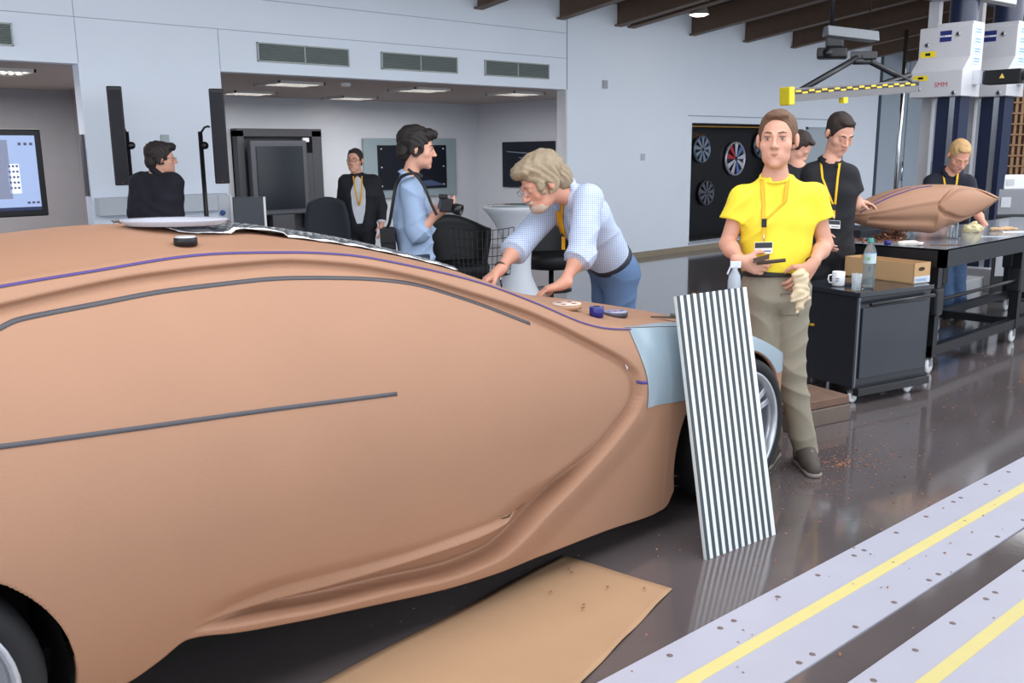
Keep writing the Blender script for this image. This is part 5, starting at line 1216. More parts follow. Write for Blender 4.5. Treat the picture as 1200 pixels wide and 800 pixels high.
b = MB(); b.tube([o_ + e * .06 - n * .04 + Z * (zt - .175), o_ + e * (W_ - .02) - n * .04 + Z * (zt - .165)], .012, n=8); obj('handle', b, BLACKM, dr)
b = MB(); b.obox(o_ - e * .003 - n * .004, e * .014, n * .014, Z * (zt - .13)); obj('edge_profile', b, mat('edge_grey', (110, 114, 122), .3, .5), t)
b = MB(); b.obox(o_ - Z * .045 - n * .04 + e * .0, ex_, n * .045, Z * .05); obj('foot_rail', b, BLACKM, t, bevel=.004)
b = MB(); b.obox(o_ - e * .004 + Z * (zt - .36) + n * .34, -e * .018, n * .025, Z * .014); obj('yellow_catch', b, mat('catch_yellow', (210, 160, 50), .5), t)
def caster(c, par, r=.035, col=WHITE):
    b = MB(); b.lathe(c + e * 0 + Z * r - n * .012, [(0, 0), (r * .6, 0), (r, .004), (r, .022), (r * .6, .026), (0, .026)], axis=n, n=18); w1 = obj('caster', b, col, par)
    b = MB(); b.obox(c + Z * r - n * .02 - e * .02, e * .04, n * .042, Z * (r * 1.1)); b.lathe(c + Z * (2.1 * r), [(0, 0), (.02, 0), (.02, .012)], n=10); obj('fork', b, mat('fork_steel', (170, 174, 180), .3, .8), w1)
for u, v in ((.03, .03), (W_ - .14, .02), (.05, Dp - .05), (W_ - .06, Dp - .05)): caster(np.array([N[0], N[1], 0]) + e * u + n * v, t)
cabtop = zt
def ontop(px, py, z): return atz(px, py, z)
# mug
P = ontop(982, 335, zt); t = thing('mug', P, 'white mug with small print on the black cabinet', 'mug')
b = MB(); b.lathe(P, [(0, .002), (.036, .002), (.040, .01), (.040, .095), (.037, .095), (.036, .012), (0, .01)], n=26); obj('cup', b, mat('mug_white', (226, 226, 230), .25), t)
b = MB(); b.tube([P + RT * -.038 + Z * .075, P + RT * -.062 + Z * .07, P + RT * -.066 + Z * .045, P + RT * -.058 + Z * .025, P + RT * -.038 + Z * .022], .0055, n=8); obj('handle', b, mat('mug_white', (226, 226, 230), .25), t)
for k in range(2):
    b = MB(); c = P + TC(980) * .0405 + Z * (.05 - k * .014); b.obox(c - RT * .018, RT * .03, TC(980) * .0006, Z * .006); obj('print', b, mat('mug_print', (110, 120, 150), .5), t)
# bottle
P = ontop(1017, 337, zt) ; t = thing('water_bottle', P, 'clear plastic water bottle with teal cap and pale label on cabinet', 'bottle'); hb = .315
PET = mat('pet_plastic', (196, 218, 232), .06, trans=.85, ior=1.2, noise=.02)
prof = [(0, .004), (.030, .004), (.038, .012)]
for k in range(8): prof += [(.038, .02 + k * .016), (.0355, .028 + k * .016)]
prof += [(.038, .15), (.038, .215), (.036, .235), (.026, .262), (.014, .282), (.013, .298)]
b = MB(); b.lathe(P, [(r * 1.0, h) for r, h in prof], n=26); obj('bottle', b, PET, t)
b = MB(); b.lathe(P, [(.0386, .158), (.0386, .222)], n=26); obj('label', b, mat('bottle_label', (196, 216, 222), .5, noise=.1, scale=60), t)
b = MB(); b.lathe(P, [(.0165, .288), (.0165, .312), (.015, .315), (0, .315)], n=18); obj('cap', b, mat('teal_cap', (60, 160, 150), .4), t)
b = MB(); b.obox(P + TC(1017) * .0388 - RT * .02 + Z * .18, RT * .036, TC(1017) * .0006, Z * .02); obj('print', b, mat('print_green', (120, 170, 120), .5), t)
P = ontop(1003, 341, zt); b = MB(); b.lathe(P, [(0, .004), (.026, .004), (.032, .11), (.030, .11), (.024, .008), (0, .008)], n=22); tag(obj('plastic_cup', b, mat('cup_clear', (214, 226, 234), .1, alpha=.32)), 'empty clear plastic cup left of the water bottle', 'cup')
P = ontop(994, 335, zt); b = MB(); b.obox(P - RT * .03, RT * .07, -TC(990) * .03, Z * .02); tag(obj('small_tool', b, BLACKM, bevel=.004), 'small dark tool lying behind the white mug', 'tool')
# cardboard box
c0 = atz(1073, 334, zt); c0 = c0 + n * .015 - e * .0; c1 = None
wbx, dbx, hbx = .17, .52, .135
KB = mat('cardboard', (196, 158, 116), .8, noise=.05, bump=.05)
th2 = math.radians(-13); e2 = np.array([math.cos(th2), math.sin(th2), 0]); n2 = np.array([-e2[1], e2[0], 0])
LF = atz(1070, 333, zt); LF2 = atz(1062, 333, zt)
f0 = LF; dl = nrm(atz(978, 321, zt) - LF); 
t = thing('cardboard_box', f0 + dl * .3, 'open brown cardboard box on the black cabinet behind the bottle', 'box')
dr_ = nrm(np.cross(dl, Z)); dr_ = dr_ if np.dot(dr_, RT) > 0 else -dr_
LB = .55; WB = .17; wd = nrm(RT * .85 - TC(1080) * .5); wd = nrm(wd - dl * np.dot(wd, dl)) ; tk = .006
for nm, o1, a1, b1 in (('side', f0, dl * LB, wd * tk), ('side', f0 + wd * WB, dl * LB, -wd * tk), ('end', f0, wd * WB, dl * tk), ('end', f0 + dl * LB, wd * WB, -dl * tk)):
    b = MB(); b.obox(o1, a1, b1, Z * hbx); obj(nm, b, KB, t)
b = MB(); b.obox(f0, dl * LB, wd * WB, Z * .006); obj('bottom', b, KB, t)
pc = f0 - dl * .0012 + wd * WB * .45 + Z * .095; b = MB(); b.add([pc + wd * .034 * math.cos(a_) + Z * .013 * math.sin(a_) for a_ in np.linspace(0, 2 * math.pi, 17)[:-1]], [tuple(range(16))]); obj('hand_hole', b, mat('hole_dark', (70, 48, 34), .9), t)
b = MB(); b.obox(f0 - dl * .0015 + wd * .01 + Z * .005, wd * (WB - .012), dl * .001, Z * .042); lb = obj('label', b, mat('box_label', (206, 218, 232), .5), t)
text_part('lettering', 'MHEHBO', f0 - dl * .002 + wd * .02 + Z * .014, wd, Z, .02, mat('label_blue', (120, 140, 190), .5), lb)
b = MB(); c = f0 - wd * .001 + dl * .33 + Z * .05; b.obox(c, dl * .06, -wd * .001, Z * .03); obj('stamp', b, mat('stamp', (110, 96, 110), .7), t)

# step block of two slabs
Nb = atz(996, 492, 0); th = math.radians(-13); t = thing('step_block', Nb + [-.2, .2, 0], 'two-layer worn wooden step block left of the black cabinet', 'step')
o_, _, _, _, e, n = rotbox(Nb, th, .1, .1, 0, .1)
WD = mat('step_wood', (112, 98, 90), .75, noise=.2, bump=.3, bscale=30)
b = MB(); b.obox(Nb - e * .50, e * .50, n * .32, Z * .10); obj('slab', b, WD, t, bevel=.006)
b = MB(); b.obox(Nb - e * .50 + n * .01 + Z * .103, e * .495, n * .31, Z * .05); obj('slab', b, mat('step_top', (118, 92, 78), .75, noise=.25, bump=.3, bscale=30), t, bevel=.006)
e = np.array([1.0, 0, 0]); n = np.array([0, 1.0, 0])
# table
X0, Y0_, Y1_, X1, TZ = 6.42, 2.66, 3.46, 9.9, .90
t = thing('work_table', (8.1, 3.06, 0), 'long black steel work table with polished grey top on casters', 'table')
b = MB(); b.box((X0, Y0_, TZ - .012), (X1, Y1_, TZ)); obj('table_top', b, mat('table_steel', (150, 156, 166), .16, .3, noise=.12, scale=3), t)
b = MB()
for q in ((X0, Y0_, X1, Y0_ + .05), (X0, Y1_ - .05, X1, Y1_), (X0, Y0_, X0 + .05, Y1_), (X1 - .05, Y0_, X1, Y1_)): b.box((q[0], q[1], TZ - .13), (q[2], q[3], TZ - .002))
obj('top_frame', b, BLACKM, t)
for xx in (X0 + .06, X0 + 1.62, X0 + 3.2):
    for yy in (Y0_ + .06, Y1_ - .12):
        b = MB(); b.box((xx, yy, .12), (xx + .07, yy + .07, TZ - .13)); lg = obj('leg', b, BLACKM, t)
        b = MB(); b.box((xx - .02, yy - .02, .42), (xx + .09, yy + .09, .62)); obj('clamp', b, mat('clamp_black', (34, 35, 40), .4), lg, bevel=.02)
        caster(np.array([xx + .03, yy + .03, 0]), t, .055)
for yy in (Y0_ + .06, Y1_ - .12): b = MB(); b.box((X0 + .06, yy + .005, .13), (X1 - .1, yy + .065, .20)); obj('bottom_rail', b, BLACKM, t)
for xx in (X0 + .06, X0 + 1.62, X0 + 3.2): b = MB(); b.box((xx + .005, Y0_ + .1, .14), (xx + .065, Y1_ - .12, .20)); obj('cross_rail', b, BLACKM, t)
for xx in (X0 + .1,): b = MB(); b.tube([(xx, Y0_ + .09, .52), (X1 - .5, Y0_ + .09, .52)], .014, n=8); obj('height_rod', b, BLACKM, t)
# small clay model: loft along the line between its two ends
A0 = ath(993, 251, 7.05); A1 = ath(1170, 232, 7.05); ax = nrm((A1 - A0) * [1, 1, 0]); ay = np.array([-ax[1], ax[0], 0]); Lm = np.linalg.norm((A1 - A0)[:2])
pxs = [993, 998, 1008, 1025, 1045, 1062, 1078, 1090, 1100, 1115, 1135, 1152, 1163, 1170]
top = [250, 244, 238, 230, 223, 219, 217, 216, 216, 216.5, 219, 223.5, 228, 231]
bot = [254, 259, 263, 266.5, 269.5, 270.5, 271.5, 272.5, 266, 262, 254, 245, 238, 233]
sx = [(p - 993) / 177 * Lm for p in pxs]; zt_ = [ath(p, q, 7.05)[2] for p, q in zip(pxs, top)]; zb_ = [ath(p, q, 7.05)[2] for p, q in zip(pxs, bot)]
fz1, fz0 = pchip(sx, zt_), pchip(sx, zb_); fw = pchip(sx, [.02, .09, .15, .19, .21, .22, .22, .22, .215, .20, .16, .11, .05, .01])
G = []; Ns, Nt = 260, 130
for i in range(Ns):
    s_ = Lm * i / (Ns - 1); z1, z0, w_ = float(fz1(s_)), float(fz0(s_)), float(fw(s_)); zm = z0 + (z1 - z0) * .48; r = []
    pxh = 993 + 177 * s_ / Lm
    for j in range(Nt):
        a_ = 2 * math.pi * j / (Nt - 1); c_, q_ = math.cos(a_), math.sin(a_)
        yy = -w_ * np.sign(c_) * abs(c_) ** .75; zz = zm + ((z1 - zm) if q_ > 0 else (zm - z0)) * np.sign(q_) * abs(q_) ** .85
        # leaf-shaped raised side pod near the rear and a ridge along the flank
        if yy < 0:
            pyh = (z1 - zz) / max(z1 - z0, 1e-3)
            u = (pxh - 1127) / 43; ctr = .46 + .05 * u; hw = .40 * max(0, 1 - abs(u) ** 1.9); dd = hw - abs(pyh - ctr)
            if abs(u) < 1: yy += .030 * float(sstep(-.10, -.01, dd)) * (1 - float(sstep(-.01, .05, dd))) * 1.0 - .014 * float(sstep(.0, .06, dd)) * (1 - u * u)
            rid = .34 + .0016 * (1060 - pxh); yy -= .010 * math.exp(-((pyh - rid) / .05) ** 2) * (1 if pxh < 1090 else 0)
            lo_ = .72; yy += .026 * math.exp(-((pyh - lo_) / .10) ** 2) * (1 if 1010 < pxh < 1085 else 0)
        r.append(A0 * [1, 1, 0] + ax * s_ + ay * yy + Z * zz)
    G.append(r)
G = np.array(G); cmd = thing('clay_scale_model', A0 * [1, 1, 0] + ax * Lm / 2 + Z * .90, 'small brown clay car body model on clear stands on the work table', 'scale model')
b = MB(); b.grid(G, flip=True); obj('body', b, CLAY, cmd)
def on_model(px, v):  # v angle
    i = (px - 993) / 177 * (Ns - 1); j = v / (2 * math.pi) * (Nt - 1); i0, j0 = int(i), int(j); return G[min(i0, Ns - 1)][min(j0, Nt - 1)]
pts = [on_model(px, v) + TC(1050) * .002 + Z * .002 for px, v in ((1002, .35), (1010, .65), (1022, .85), (1036, 1.0), (1052, 1.12), (1068, 1.22), (1084, 1.3))]
b = MB(); b.tube(smooth3(pts, 5), .0045, n=6); obj('centre_tape', b, PURPLE, cmd)
pts = [on_model(px, v) + TC(1050) * .002 + Z * .001 for px, v in ((1012, 1.0), (1026, 1.2), (1044, 1.33), (1062, 1.42))]
b = MB(); b.tube(smooth3(pts, 5), .003, n=6); obj('roof_tape', b, PURPLE, cmd)
CL = mat('acrylic', (220, 230, 236), .05, trans=.8, ior=1.3, noise=0)
for px in (1068, 1114, 1121):
    q = ath(px, 262, 7.05); q[2] = .902; b = MB(); zt2 = float(fz0((px - 993) / 177 * Lm)) + .02; b.box(q - [.012, .012, 0], [q[0] + .012, q[1] + .012, zt2]); b.box(q - [.03, .03, 0], q + [.03, .03, .006]); obj('clear_stand', b, CL, cmd)
# clay chips heap, gloves and small things on the table
pts = []
for i in range(700):
    px = random.uniform(950, 1062); py = random.uniform(270, 284) ; q = atz(px, py, .901)
    if X0 + .02 < q[0] < X1 and Y0_ + .03 < q[1] < Y1_ - .02: pts.append(tuple(q))
for i in range(700):
    q = atz(random.gauss(1042, 9), random.gauss(277, 2.5), .903) + [0, 0, abs(random.gauss(0, .018))]
    if X0 + .02 < q[0] < X1 and Y0_ + .03 < q[1] < Y1_ - .02: pts.append(tuple(q))
for i in range(500):
    q = atz(random.gauss(985, 18), random.gauss(279, 2.0), .903) + [0, 0, abs(random.gauss(0, .008))]
    if X0 + .02 < q[0] < X1 and Y0_ + .03 < q[1] < Y1_ - .02: pts.append(tuple(q))
crumbs('clay_shavings', pts, .016, mat('shavings', (146, 100, 76), .8, noise=.35, scale=30), 'heap of brown clay shavings on the left end of the table', 'shavings')
P = atz(1040, 287, .90); b = MB(); b.lathe(P, [(.016, 0), (.024, 0), (.024, .032), (.016, .032), (.016, 0)], n=20); tag(obj('tape_roll', b, mat('blue_tape', (38, 38, 120), .35)), 'small dark blue tape roll on the table front edge', 'tape roll')
gw_ = mat('white_glove', (214, 208, 200), .9, noise=.08)
P = atz(1066, 285, .915); crumple('work_glove', P, [(-RT * .07, RT * .02, .018), (RT * .0, RT * .08 - TC(1066) * -.03, .014), (RT * .0, RT * .07 + TC(1066) * .05, .013), (RT * .01, RT * .09 + TC(1066) * .01, .012), (-RT * .05, -RT * .02 - TC(1066) * .03, .014)], .8, gw_, 'white work glove lying on the table beside blue tape roll', 'glove', h=.007, am=.003)
P = atz(1140, 268, .93); crumple('rag', P, [(-RT * .05, RT * .04, .034), (Z * .01, Z * .04 + RT * .01, .028), (RT * .03, RT * .07, .022), (-RT * .03 + Z * .01, -RT * .06 - Z * .01, .022)], .8, mat('yellowish_rag', (216, 204, 160), .9, noise=.12), 'pale yellow crumpled rag on the table right of clear stands', 'rag', h=.008, am=.008)
P = atz(1172, 268, .92); crumple('rag', P, [(-RT * .07, RT * .05, .016), (RT * .05, RT * .08, .018), (RT * .10, RT * .13, .014)], .8, mat('tan_rag', (206, 170, 130), .9, noise=.12), 'tan crumpled rag near the right edge of the table', 'rag', h=.008, am=.006)
for px, py, L_, lab, m_ in ((1150, 277, .22, 'long steel ruler lying on the table', CHROME), (1175, 273, .28, 'white paper sheet with a dark edge at table right', mat('sheet', (220, 222, 228), .6)), (1090, 288, .22, 'flat brown steel scraper blade near the table corner', mat('scraper2', (110, 88, 78), .4, .4))):
    P = atz(px, py, .901); b = MB(); b.obox(P, RT * L_, -TC(px) * (.05 if 'sheet' not in lab else .16), Z * .003); tag(obj('ruler' if 'ruler' in lab else ('paper_sheet' if 'sheet' in lab else 'scraper'), b, m_), lab, 'ruler' if 'ruler' in lab else ('paper' if 'sheet' in lab else 'tool'))

# ================================================================== things on the car nose behind the board
def noseP(px, py): return on_hood(px, py)
P = noseP(812, 352); t = thing('parts_tray', P, 'white-edged dark tray on the bonnet behind the striped board', 'tray')
b = MB(); b.obox(P - RT * .08 + Z * .004 - TC(820) * .04, RT * .22, TC(820) * .10, Z * .010); obj('tray', b, mat('tray_dark', (48, 50, 54), .4), t, bevel=.003)
b = MB(); b.obox(P - RT * .082 + Z * .014 + TC(820) * .05, RT * .10, TC(820) * .012, Z * .008); obj('white_edge', b, WHITE, t)
P = P + Z * .035; crumple('clay_lump', P + RT * .03, [(-RT * .02, RT * .02, .022), (RT * .02, RT * .08 - Z * .008, .014), (-RT * .025 + Z * .006, -RT * .02 + Z * .01, .016)], .8, mat('tan_lump', (216, 166, 116), .8, noise=.15), 'tan lump of modelling clay behind top of the striped board', 'clay lump', h=.005, am=.004)
P = ath(858, 344, 4.36); z_ = .70; P = np.array([P[0], P[1], 0]); P = ath(860, 345, 4.25)
Pb = P - Z * .07; t = thing('spray_bottle', Pb, 'white and blue spray bottle standing behind the striped board', 'bottle')
b = MB(); b.lathe(Pb, [(0, 0), (.028, 0), (.030, .01), (.030, .13), (.026, .16), (.013, .185), (.013, .20)], n=22); obj('bottle', b, mat('spray_clear', (196, 206, 220), .15, noise=.1, trans=.3), t)
b = MB(); b.lathe(Pb, [(.0305, .02), (.0305, .10)], n=22); lb = obj('label', b, mat('spray_blue', (48, 92, 176), .4, noise=.3, scale=40), t)
b = MB(); b.obox(Pb + TC(860) * .0308 - RT * .012 + Z * .06, RT * .02, TC(860) * .001, Z * .022); obj('emblem', b, mat('spray_red', (196, 60, 60), .4), lb)
b = MB(); b.obox(Pb - RT * .022 + Z * .195 - TC(860) * .012, RT * .05, TC(860) * .024, Z * .03); b.tube([Pb - RT * .02 + Z * .2, Pb - RT * .034 + Z * .165], .005, n=6); obj('spray_head', b, mat('spray_white', (214, 220, 232), .4), t, bevel=.004)

# ================================================================== MEASURING MACHINES
MW = mat('machine_white', (194, 194, 200), .4, noise=.03); NAVY = mat('column_navy', (26, 34, 62), .3)
def machine(px, D, lab, first):
    # corner between the front (-X) face and the side (-Y) face, lower edge
    Pc = ath(px, 112, D); Xc, Yc_, z0 = Pc; k = D / 9.0; h = .72 * k
    t = thing('measuring_machine', (Xc + .3, Yc_ + .2, 0), lab, 'machine', 'tall measuring machines')
    W2 = .50 * k; X = lambda v: Xc + v * k; Zz = lambda v: z0 + v * k; y0, y1 = Yc_, Yc_ + W2
    b = MB(); b.prism([(X(0), y0, Zz(0)), (X(.42), y0, Zz(0)), (X(.42), y0, Zz(.66)), (X(.14), y0, Zz(.66)), (X(.14), y0, Zz(.37)), (X(0), y0, Zz(.24))], (0, W2, 0)); hd = obj('head', b, MW, t, bevel=.006)
    def front(name, u, v, w_, hh, m_, off=.004, x=None):
        xx = X(0 if v < .24 else .14) - off if x is None else x; b = MB(); b.box((xx, y1 - (u + w_) * k, Zz(v)), (xx + off, y1 - u * k, Zz(v + hh))); return obj(name, b, m_, hd)
    lg = front('logo_plate', .20, .52, .11, .10, mat('logo_blue', (36, 44, 110), .4)); front('logo_band', .20, .562, .11, .016, WHITE, .006)
    text_part('lettering', 'ZEISS', (X(.14) - .0075, y1 - .21 * k, Zz(.564)), (0, -1, 0), (0, 0, 1), .012 * k, mat('logo_blue', (36, 44, 110), .4), lg)
    front('warning_label', .02, .385, .15, .055, mat('label_yellow', (232, 206, 40), .5)); front('warning_print', .07, .40, .05, .025, BLACK, .005)
    if first: front('warning_label', .03, .155, .14, .05, mat('label_yellow', (232, 206, 40), .5)); front('warning_print', .08, .17, .05, .022, BLACK, .005)
    if first: text_part('lettering', 'SMM', (X(0) - .002, y1 - .24 * k, Zz(.09)), (0, -1, 0), (0, 0, 1), .045 * k, mat('red_print', (190, 50, 60), .5), hd)
    for (u, v) in ((.09, .08), (.43, .03), (.08, .50), (.37, .58)):
        xx = X(0 if v < .24 else .14); b = MB(); b.lathe((xx, y1 - u * k, Zz(v)), [(0, -.012), (.020 * k, -.010), (.024 * k, 0)], axis=(1, 0, 0), n=14); kn = obj('knob', b, mat('knob_grey', (150, 152, 158), .3, .5), hd)
        b = MB(); b.lathe((xx - .0125, y1 - u * k, Zz(v)), [(0, -.001), (.011 * k, 0)], axis=(1, 0, 0), n=12); obj('knob_centre', b, BLACK, hd)
    for r_ in range(4):
        b = MB(); b.box((X(.20), y0 - .004, Zz(.30 + r_ * .09)), (X(.36), y0, Zz(.37 + r_ * .09))); s_ = obj('instruction_label', b, mat('label_sky', (188, 214, 238), .5), hd)
        for q in range(2): b = MB(); b.box((X(.22), y0 - .0055, Zz(.32 + q * .025 + r_ * .09)), (X(.34), y0 - .004, Zz(.33 + q * .025 + r_ * .09))); obj('text_line', b, mat('label_ink', (100, 130, 180), .5), hd)
    # cap, bellows, column, counterweight pillar
    b = MB(); b.box((X(.15), y0 + .0, Zz(.655)), (X(.41), y1 - .16 * k, Zz(.69))); obj('flange', b, MW, t)
    b = MB(); b.lathe((X(.28), y0 + .15 * k, Zz(.69)), [(.13 * k, 0), (.13 * k, .24 * k)], n=24); obj('bellows', b, NAVY, t)
    for q in (-.05, .05): b = MB(); b.tube([(X(.19), y0 + (.15 + q) * k, Zz(.69)), (X(.19), y0 + (.15 + q) * k, Zz(.93))], .012, n=8); obj('guide_rod', b, CHROME, t)
    b = MB(); b.box((X(.12), y0 - .02, Zz(.93)), (X(.42), y1 - .02 * k, Zz(1.14))); obj('cap', b, MW, t, bevel=.02)
    b = MB(); b.box((X(.12), y0 + .05 * k, .25), (X(.34), y0 + .27 * k, Zz(0))); cl = obj('column', b, NAVY, t)
    b = MB(); b.box((X(.115), y0 + .10 * k, .25), (X(.12), y0 + .15 * k, Zz(0))); obj('guide_strip', b, CHROME, cl)
    b = MB(); b.box((X(.30), y1 - .10 * k, .25), (X(.38), y1 + .0 * k, Zz(.93))); obj('counterweight_pillar', b, MW, t)
    b = MB(); b.box((X(.0), y0 - .15, 0), (X(.6), y1 + .2, .25)); obj('base', b, mat('machine_base', (176, 178, 182), .5), t, bevel=.01)
    # horizontal arm unit
    b = MB(); b.box((X(.22), y0 - .10, Zz(.11)), (X(.34), y0, Zz(.24))); obj('arm_mount', b, CHROME, t)
    b = MB(); b.box((X(.20), y0 - .44 * k, Zz(.10)), (X(.34), y0 - .12, Zz(.23))); ar = obj('arm', b, BLACK, t, bevel=.006)
    b = MB(); xx = X(.20) - .003; yc = y0 - .28 * k; b.prism([(xx, yc - .025, Zz(.15)), (xx, yc + .025, Zz(.15)), (xx, yc, Zz(.195))], (-.002, 0, 0)); obj('warning_triangle', b, mat('tri_yellow', (226, 196, 90), .5), ar)
    b = MB(); b.lathe((X(.28), y0 - .50 * k, Zz(.165)), [(0, -.05), (.045, -.05), (.045, .05), (0, .05)], axis=(0, 1, 0), n=16); b.tube([(X(.28), y0 - .56 * k, Zz(.10)), (X(.28), y0 - .56 * k, Zz(.25))], .022, n=10); obj('probe_joint', b, mat('joint_grey', (120, 122, 130), .3, .7), ar)
    return t
machine(1126, 9.3, 'white and navy measuring machine nearest the yellow striped arm', True)
machine(1179, 10.2, 'second measuring machine at the right edge behind the first', False)
# overhead white crane lamp rail across the two machines
a_, c_ = ath(1112, 4, 9.3), ath(1190, 18, 9.6); b = MB(); dv = c_ - a_; b.obox(a_ + Z * .10, dv, Z * .09, np.array([.25, .1, 0])); t = tag(obj('overhead_rail', b, mat('rail_grey', (176, 180, 178), .4), bevel=.006), 'pale overhead lamp rail above the two measuring machines', 'rail')
# yellow and black striped crane arm with black truss
a_, c_ = ath(922, 112, 8.0), ath(1072, 101, 9.0); ax_ = nrm(c_ - a_); Ln = np.linalg.norm(c_ - a_); sd = nrm(np.cross(ax_, Z)); up_ = nrm(np.cross(sd, ax_))
t = thing('crane_arm', a_, 'grey lifting arm with yellow and black stripes and black truss', 'crane arm')
b = MB(); b.obox(a_ - up_ * .055 - sd * .04, ax_ * Ln, sd * .08, up_ * .11); obj('beam', b, mat('arm_grey', (104, 102, 104), .4), t)
b = MB(); b.obox(a_ + up_ * .005 + sd * .041, ax_ * Ln, sd * .002, up_ * .035); obj('black_band', b, BLACK, t)
k = 0
while .06 + k * .085 < Ln - .06:
    b = MB(); p = a_ + ax_ * (.06 + k * .085) + up_ * (.007 if k % 2 else .022) + sd * .043; b.obox(p, ax_ * .07, sd * .002, up_ * .016); b.obox(p - up_ * .03 * (0), ax_ * .001, sd * .001, up_ * .001); obj('stripe', b, mat('stripe_yellow', (226, 190, 50), .5), t); k += 1
b = MB(); b.obox(a_ - ax_ * .03 - up_ * .08 - sd * .055, ax_ * .07, sd * .11, up_ * .15); obj('end_cap', b, mat('cap_yellow', (226, 204, 40), .5), t, bevel=.01)
b = MB(); b.obox(a_ + ax_ * Ln * .38 - up_ * .10, ax_ * .06, sd * .05, up_ * .05); obj('stop', b, mat('cap_yellow', (226, 204, 40), .5), t)
top_ = ath(1007, 68, 8.6)
for p0, p1 in (((938, 106), (1004, 68)), ((1008, 66), (1066, 96)), ((1018, 104), (1066, 88)), ((1000, 72), (1024, 72))):
    b = MB(); b.tube([ath(p0[0], p0[1], 8.15 + (p0[0] - 938) * .006), ath(p1[0], p1[1], 8.15 + (p1[0] - 938) * .006)], .028, n=8); obj('strut', b, BLACKM, t)
b = MB(); q = ath(1012, 70, 8.6); b.obox(q - RT * .12, RT * .24, TC(1012) * .05, Z * .07); obj('truss_head', b, BLACKM, t, bevel=.01)
# ceiling projector, strip lamp
P = ath(976, 70, 9.5); t = thing('projector', P, 'black projector hanging under the dark beams', 'projector'); q = ath(976, 45, 9.5)
b = MB(); b.obox(P - RT * .16, RT * .30, TC(976) * .2, Z * .10); b.obox(P - RT * .08 + Z * .10, RT * .18, TC(976) * .15, Z * .14); obj('housing', b, BLACK, t, bevel=.02)
b = MB(); b.tube([q - RT * .02, P + Z * .2], .015, n=8); b.tube([q - RT * .02, q - RT * .02 + Z * 1.0], .02, n=8); obj('bracket', b, BLACKM, t)
b = MB(); b.lathe(P + TC(976) * .2 + Z * .05 - RT * .05, [(0, 0), (.04, 0), (.045, .02), (0, .02)], axis=TC(976), n=14); obj('lens', b, mat('lens_black', (34, 34, 38), .3), t)
a_, c_ = ath(967, 37, 8.8), ath(1027, 44, 8.8); t = thing('strip_lamp', (a_ + c_) / 2, 'unlit grey strip lamp housing hanging above the crane arm', 'lamp'); dv = c_ - a_; b = MB(); sdv = nrm(np.cross(dv, Z))
b.prism([a_ - sdv * .09 - Z * .04, a_ + sdv * .09 - Z * .04, a_ + sdv * .06 + Z * .05, a_ - sdv * .06 + Z * .05], dv); obj('housing', b, mat('lamp_grey', (120, 124, 130), .4), t, bevel=.01)
for f_ in (.15, .85): b = MB(); p = a_ + dv * f_; b.tube([p + Z * .05, [p[0], p[1], zbeam(p[1]) + .3]], .006, n=6); obj('hanger', b, BLACKM, t)
# chrome pole and cabinet boxes behind
P = ath(1050, 215, 13.5); t = thing('steel_pole', [P[0], P[1], 0], 'slim chrome pole in front of the grey doors', 'pole'); b = MB(); b.tube([[P[0], P[1], 0.02], [P[0], P[1], 3.2]], .03, n=10); obj('pole', b, CHROME, t)
b = MB(); b.lathe([P[0], P[1], 0], [(0, 0), (.15, 0), (.15, .03), (0, .03)]); obj('foot', b, BLACKM, t)
# brown slatted partition at the right edge
A_ = ath(1175, 200, 12.5); B_ = ath(1235, 200, 12.5); z0, z1 = ath(1180, 212, 12.5)[2], ath(1180, 96, 12.5)[2]
t = thing('slat_partition', [A_[0], A_[1], 0], 'brown timber slatted partition at the right edge', 'partition'); dv = B_ - A_; dd_ = nrm(np.cross(dv, Z))
A0_ = np.array([A_[0], A_[1], 0.0]); dv = np.array([dv[0], dv[1], 0.0])
b = MB(); b.obox(A0_ - dd_ * .06, dv, dd_ * .02, Z * (z1)); obj('back_panel', b, mat('partition_brown', (104, 78, 58), .7, noise=.3, scale=6), t)
sm_ = mat('slat_brown', (134, 102, 74), .7, noise=.3, scale=6); m1 = None
for k in range(9):
    b = MB(); b.obox(A0_ + dv * (k / 9), dv * .055, -dd_ * -.03, Z * z1); obj('slat', b, sm_, t)
for k in range(16):
    b = MB(); b.obox(A0_ + Z * (z0 * .2 + (z1 - z0 * .2) * k / 16) + dd_ * .031, dv, dd_ * .012, Z * .02); obj('cross_lath', b, sm_, t)
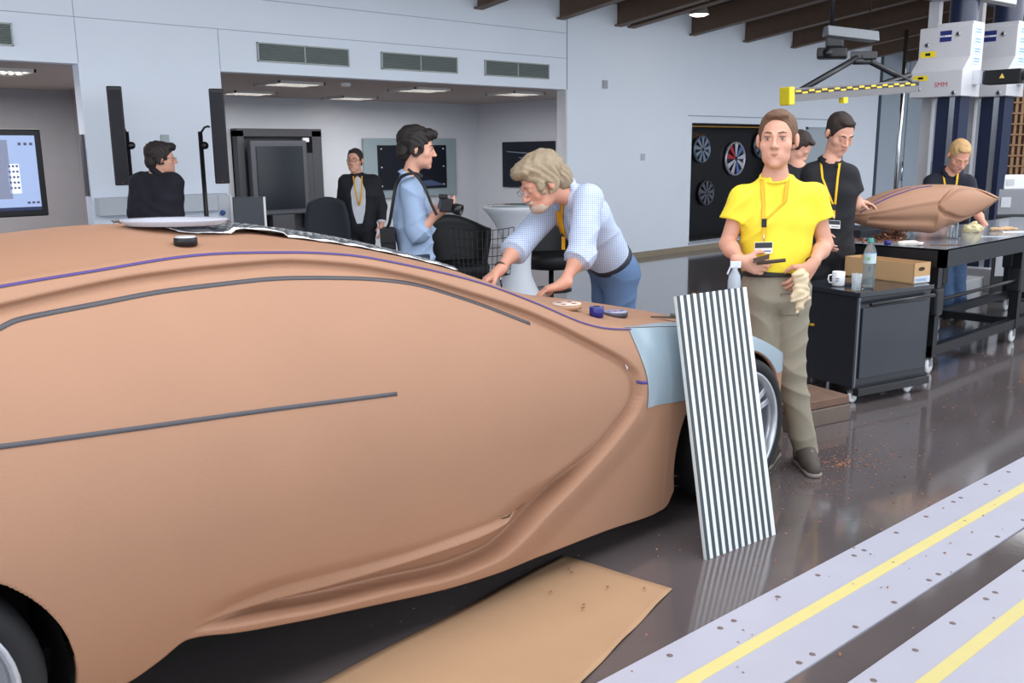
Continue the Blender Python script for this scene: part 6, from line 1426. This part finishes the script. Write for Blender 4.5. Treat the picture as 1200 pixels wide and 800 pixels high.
# equipment boxes at the right edge below the partition
P = ath(1188, 222, 8.9)
def boxthing(name, px0, px1, py0, py1, D, dep, m_, lab, cat, floor_=False):
    A_ = ath(px0, py1, D); B_ = ath(px1, py1, D); zt2 = ath(px0, py0, D)[2]; zb2 = 0 if floor_ else A_[2]; d = TC((px0 + px1) / 2); t = thing(name, [(A_[0] + B_[0]) / 2, (A_[1] + B_[1]) / 2, zb2], lab, cat)
    A_[2] = B_[2] = zb2; b = MB(); b.obox(A_, B_ - A_, -d * dep, Z * (zt2 - zb2)); obj('housing', b, m_, t, bevel=.01); b = MB(); b.obox(A_ + (B_ - A_) * .1 + d * .004 + Z * (zt2 - zb2) * .3, (B_ - A_) * .3, d * .004, Z * (zt2 - zb2) * .4); obj('panel', b, mat('panel_pale', (190, 192, 198), .5), t); return t
boxthing('machine_cabinet', 1160, 1206, 252, 330, 9.5, .15, mat('cab_dark', (26, 26, 32), .5), 'black machine cabinet below the grey control box at right', 'cabinet', True)
boxthing('control_box', 1168, 1206, 222, 252, 9.5, .15, mat('box_grey', (128, 130, 136), .4), 'grey control box on the black machine cabinet at right', 'control box')
boxthing('white_case', 1176, 1206, 205, 222, 9.5, .15, WHITE, 'white case on top of the grey control box at right', 'case')
# pale machine bed on the floor seen under the table
MBm = mat('bed_grey', (150, 152, 154), .45)
A_ = atz(1120, 347, 0); t = thing('machine_bed', [11.5, 4.6, 0], 'pale grey machine bed frame on the floor seen under the table', 'machine bed')
for yy in (4.95, 5.6): b = MB(); b.box((9.3, yy, .02), (14.5, yy + .12, .16)); obj('bed_rail', b, MBm, t)
for xx in (9.3, 10.4, 11.5, 12.6, 13.7): b = MB(); b.box((xx, 4.95, .16), (xx + .08, 5.7, .22)); b.box((xx, 4.97, .16), (xx + .08, 5.03, .42)); obj('cross_member', b, MBm, t)
b = MB(); b.box((9.3, 4.95, .42), (12.5, 5.03, .48)); obj('upper_rail', b, MBm, t)
for k, (x_, y_, s_) in enumerate(((10.0, 5.1, .45), (11.2, 5.1, .5))):
    b = MB(); b.box((x_, y_, .22), (x_ + .7, y_ + .45, .22 + s_)); obj('drive_box', b, mat('drive_dark', (40, 42, 52), .5), t, bevel=.01)
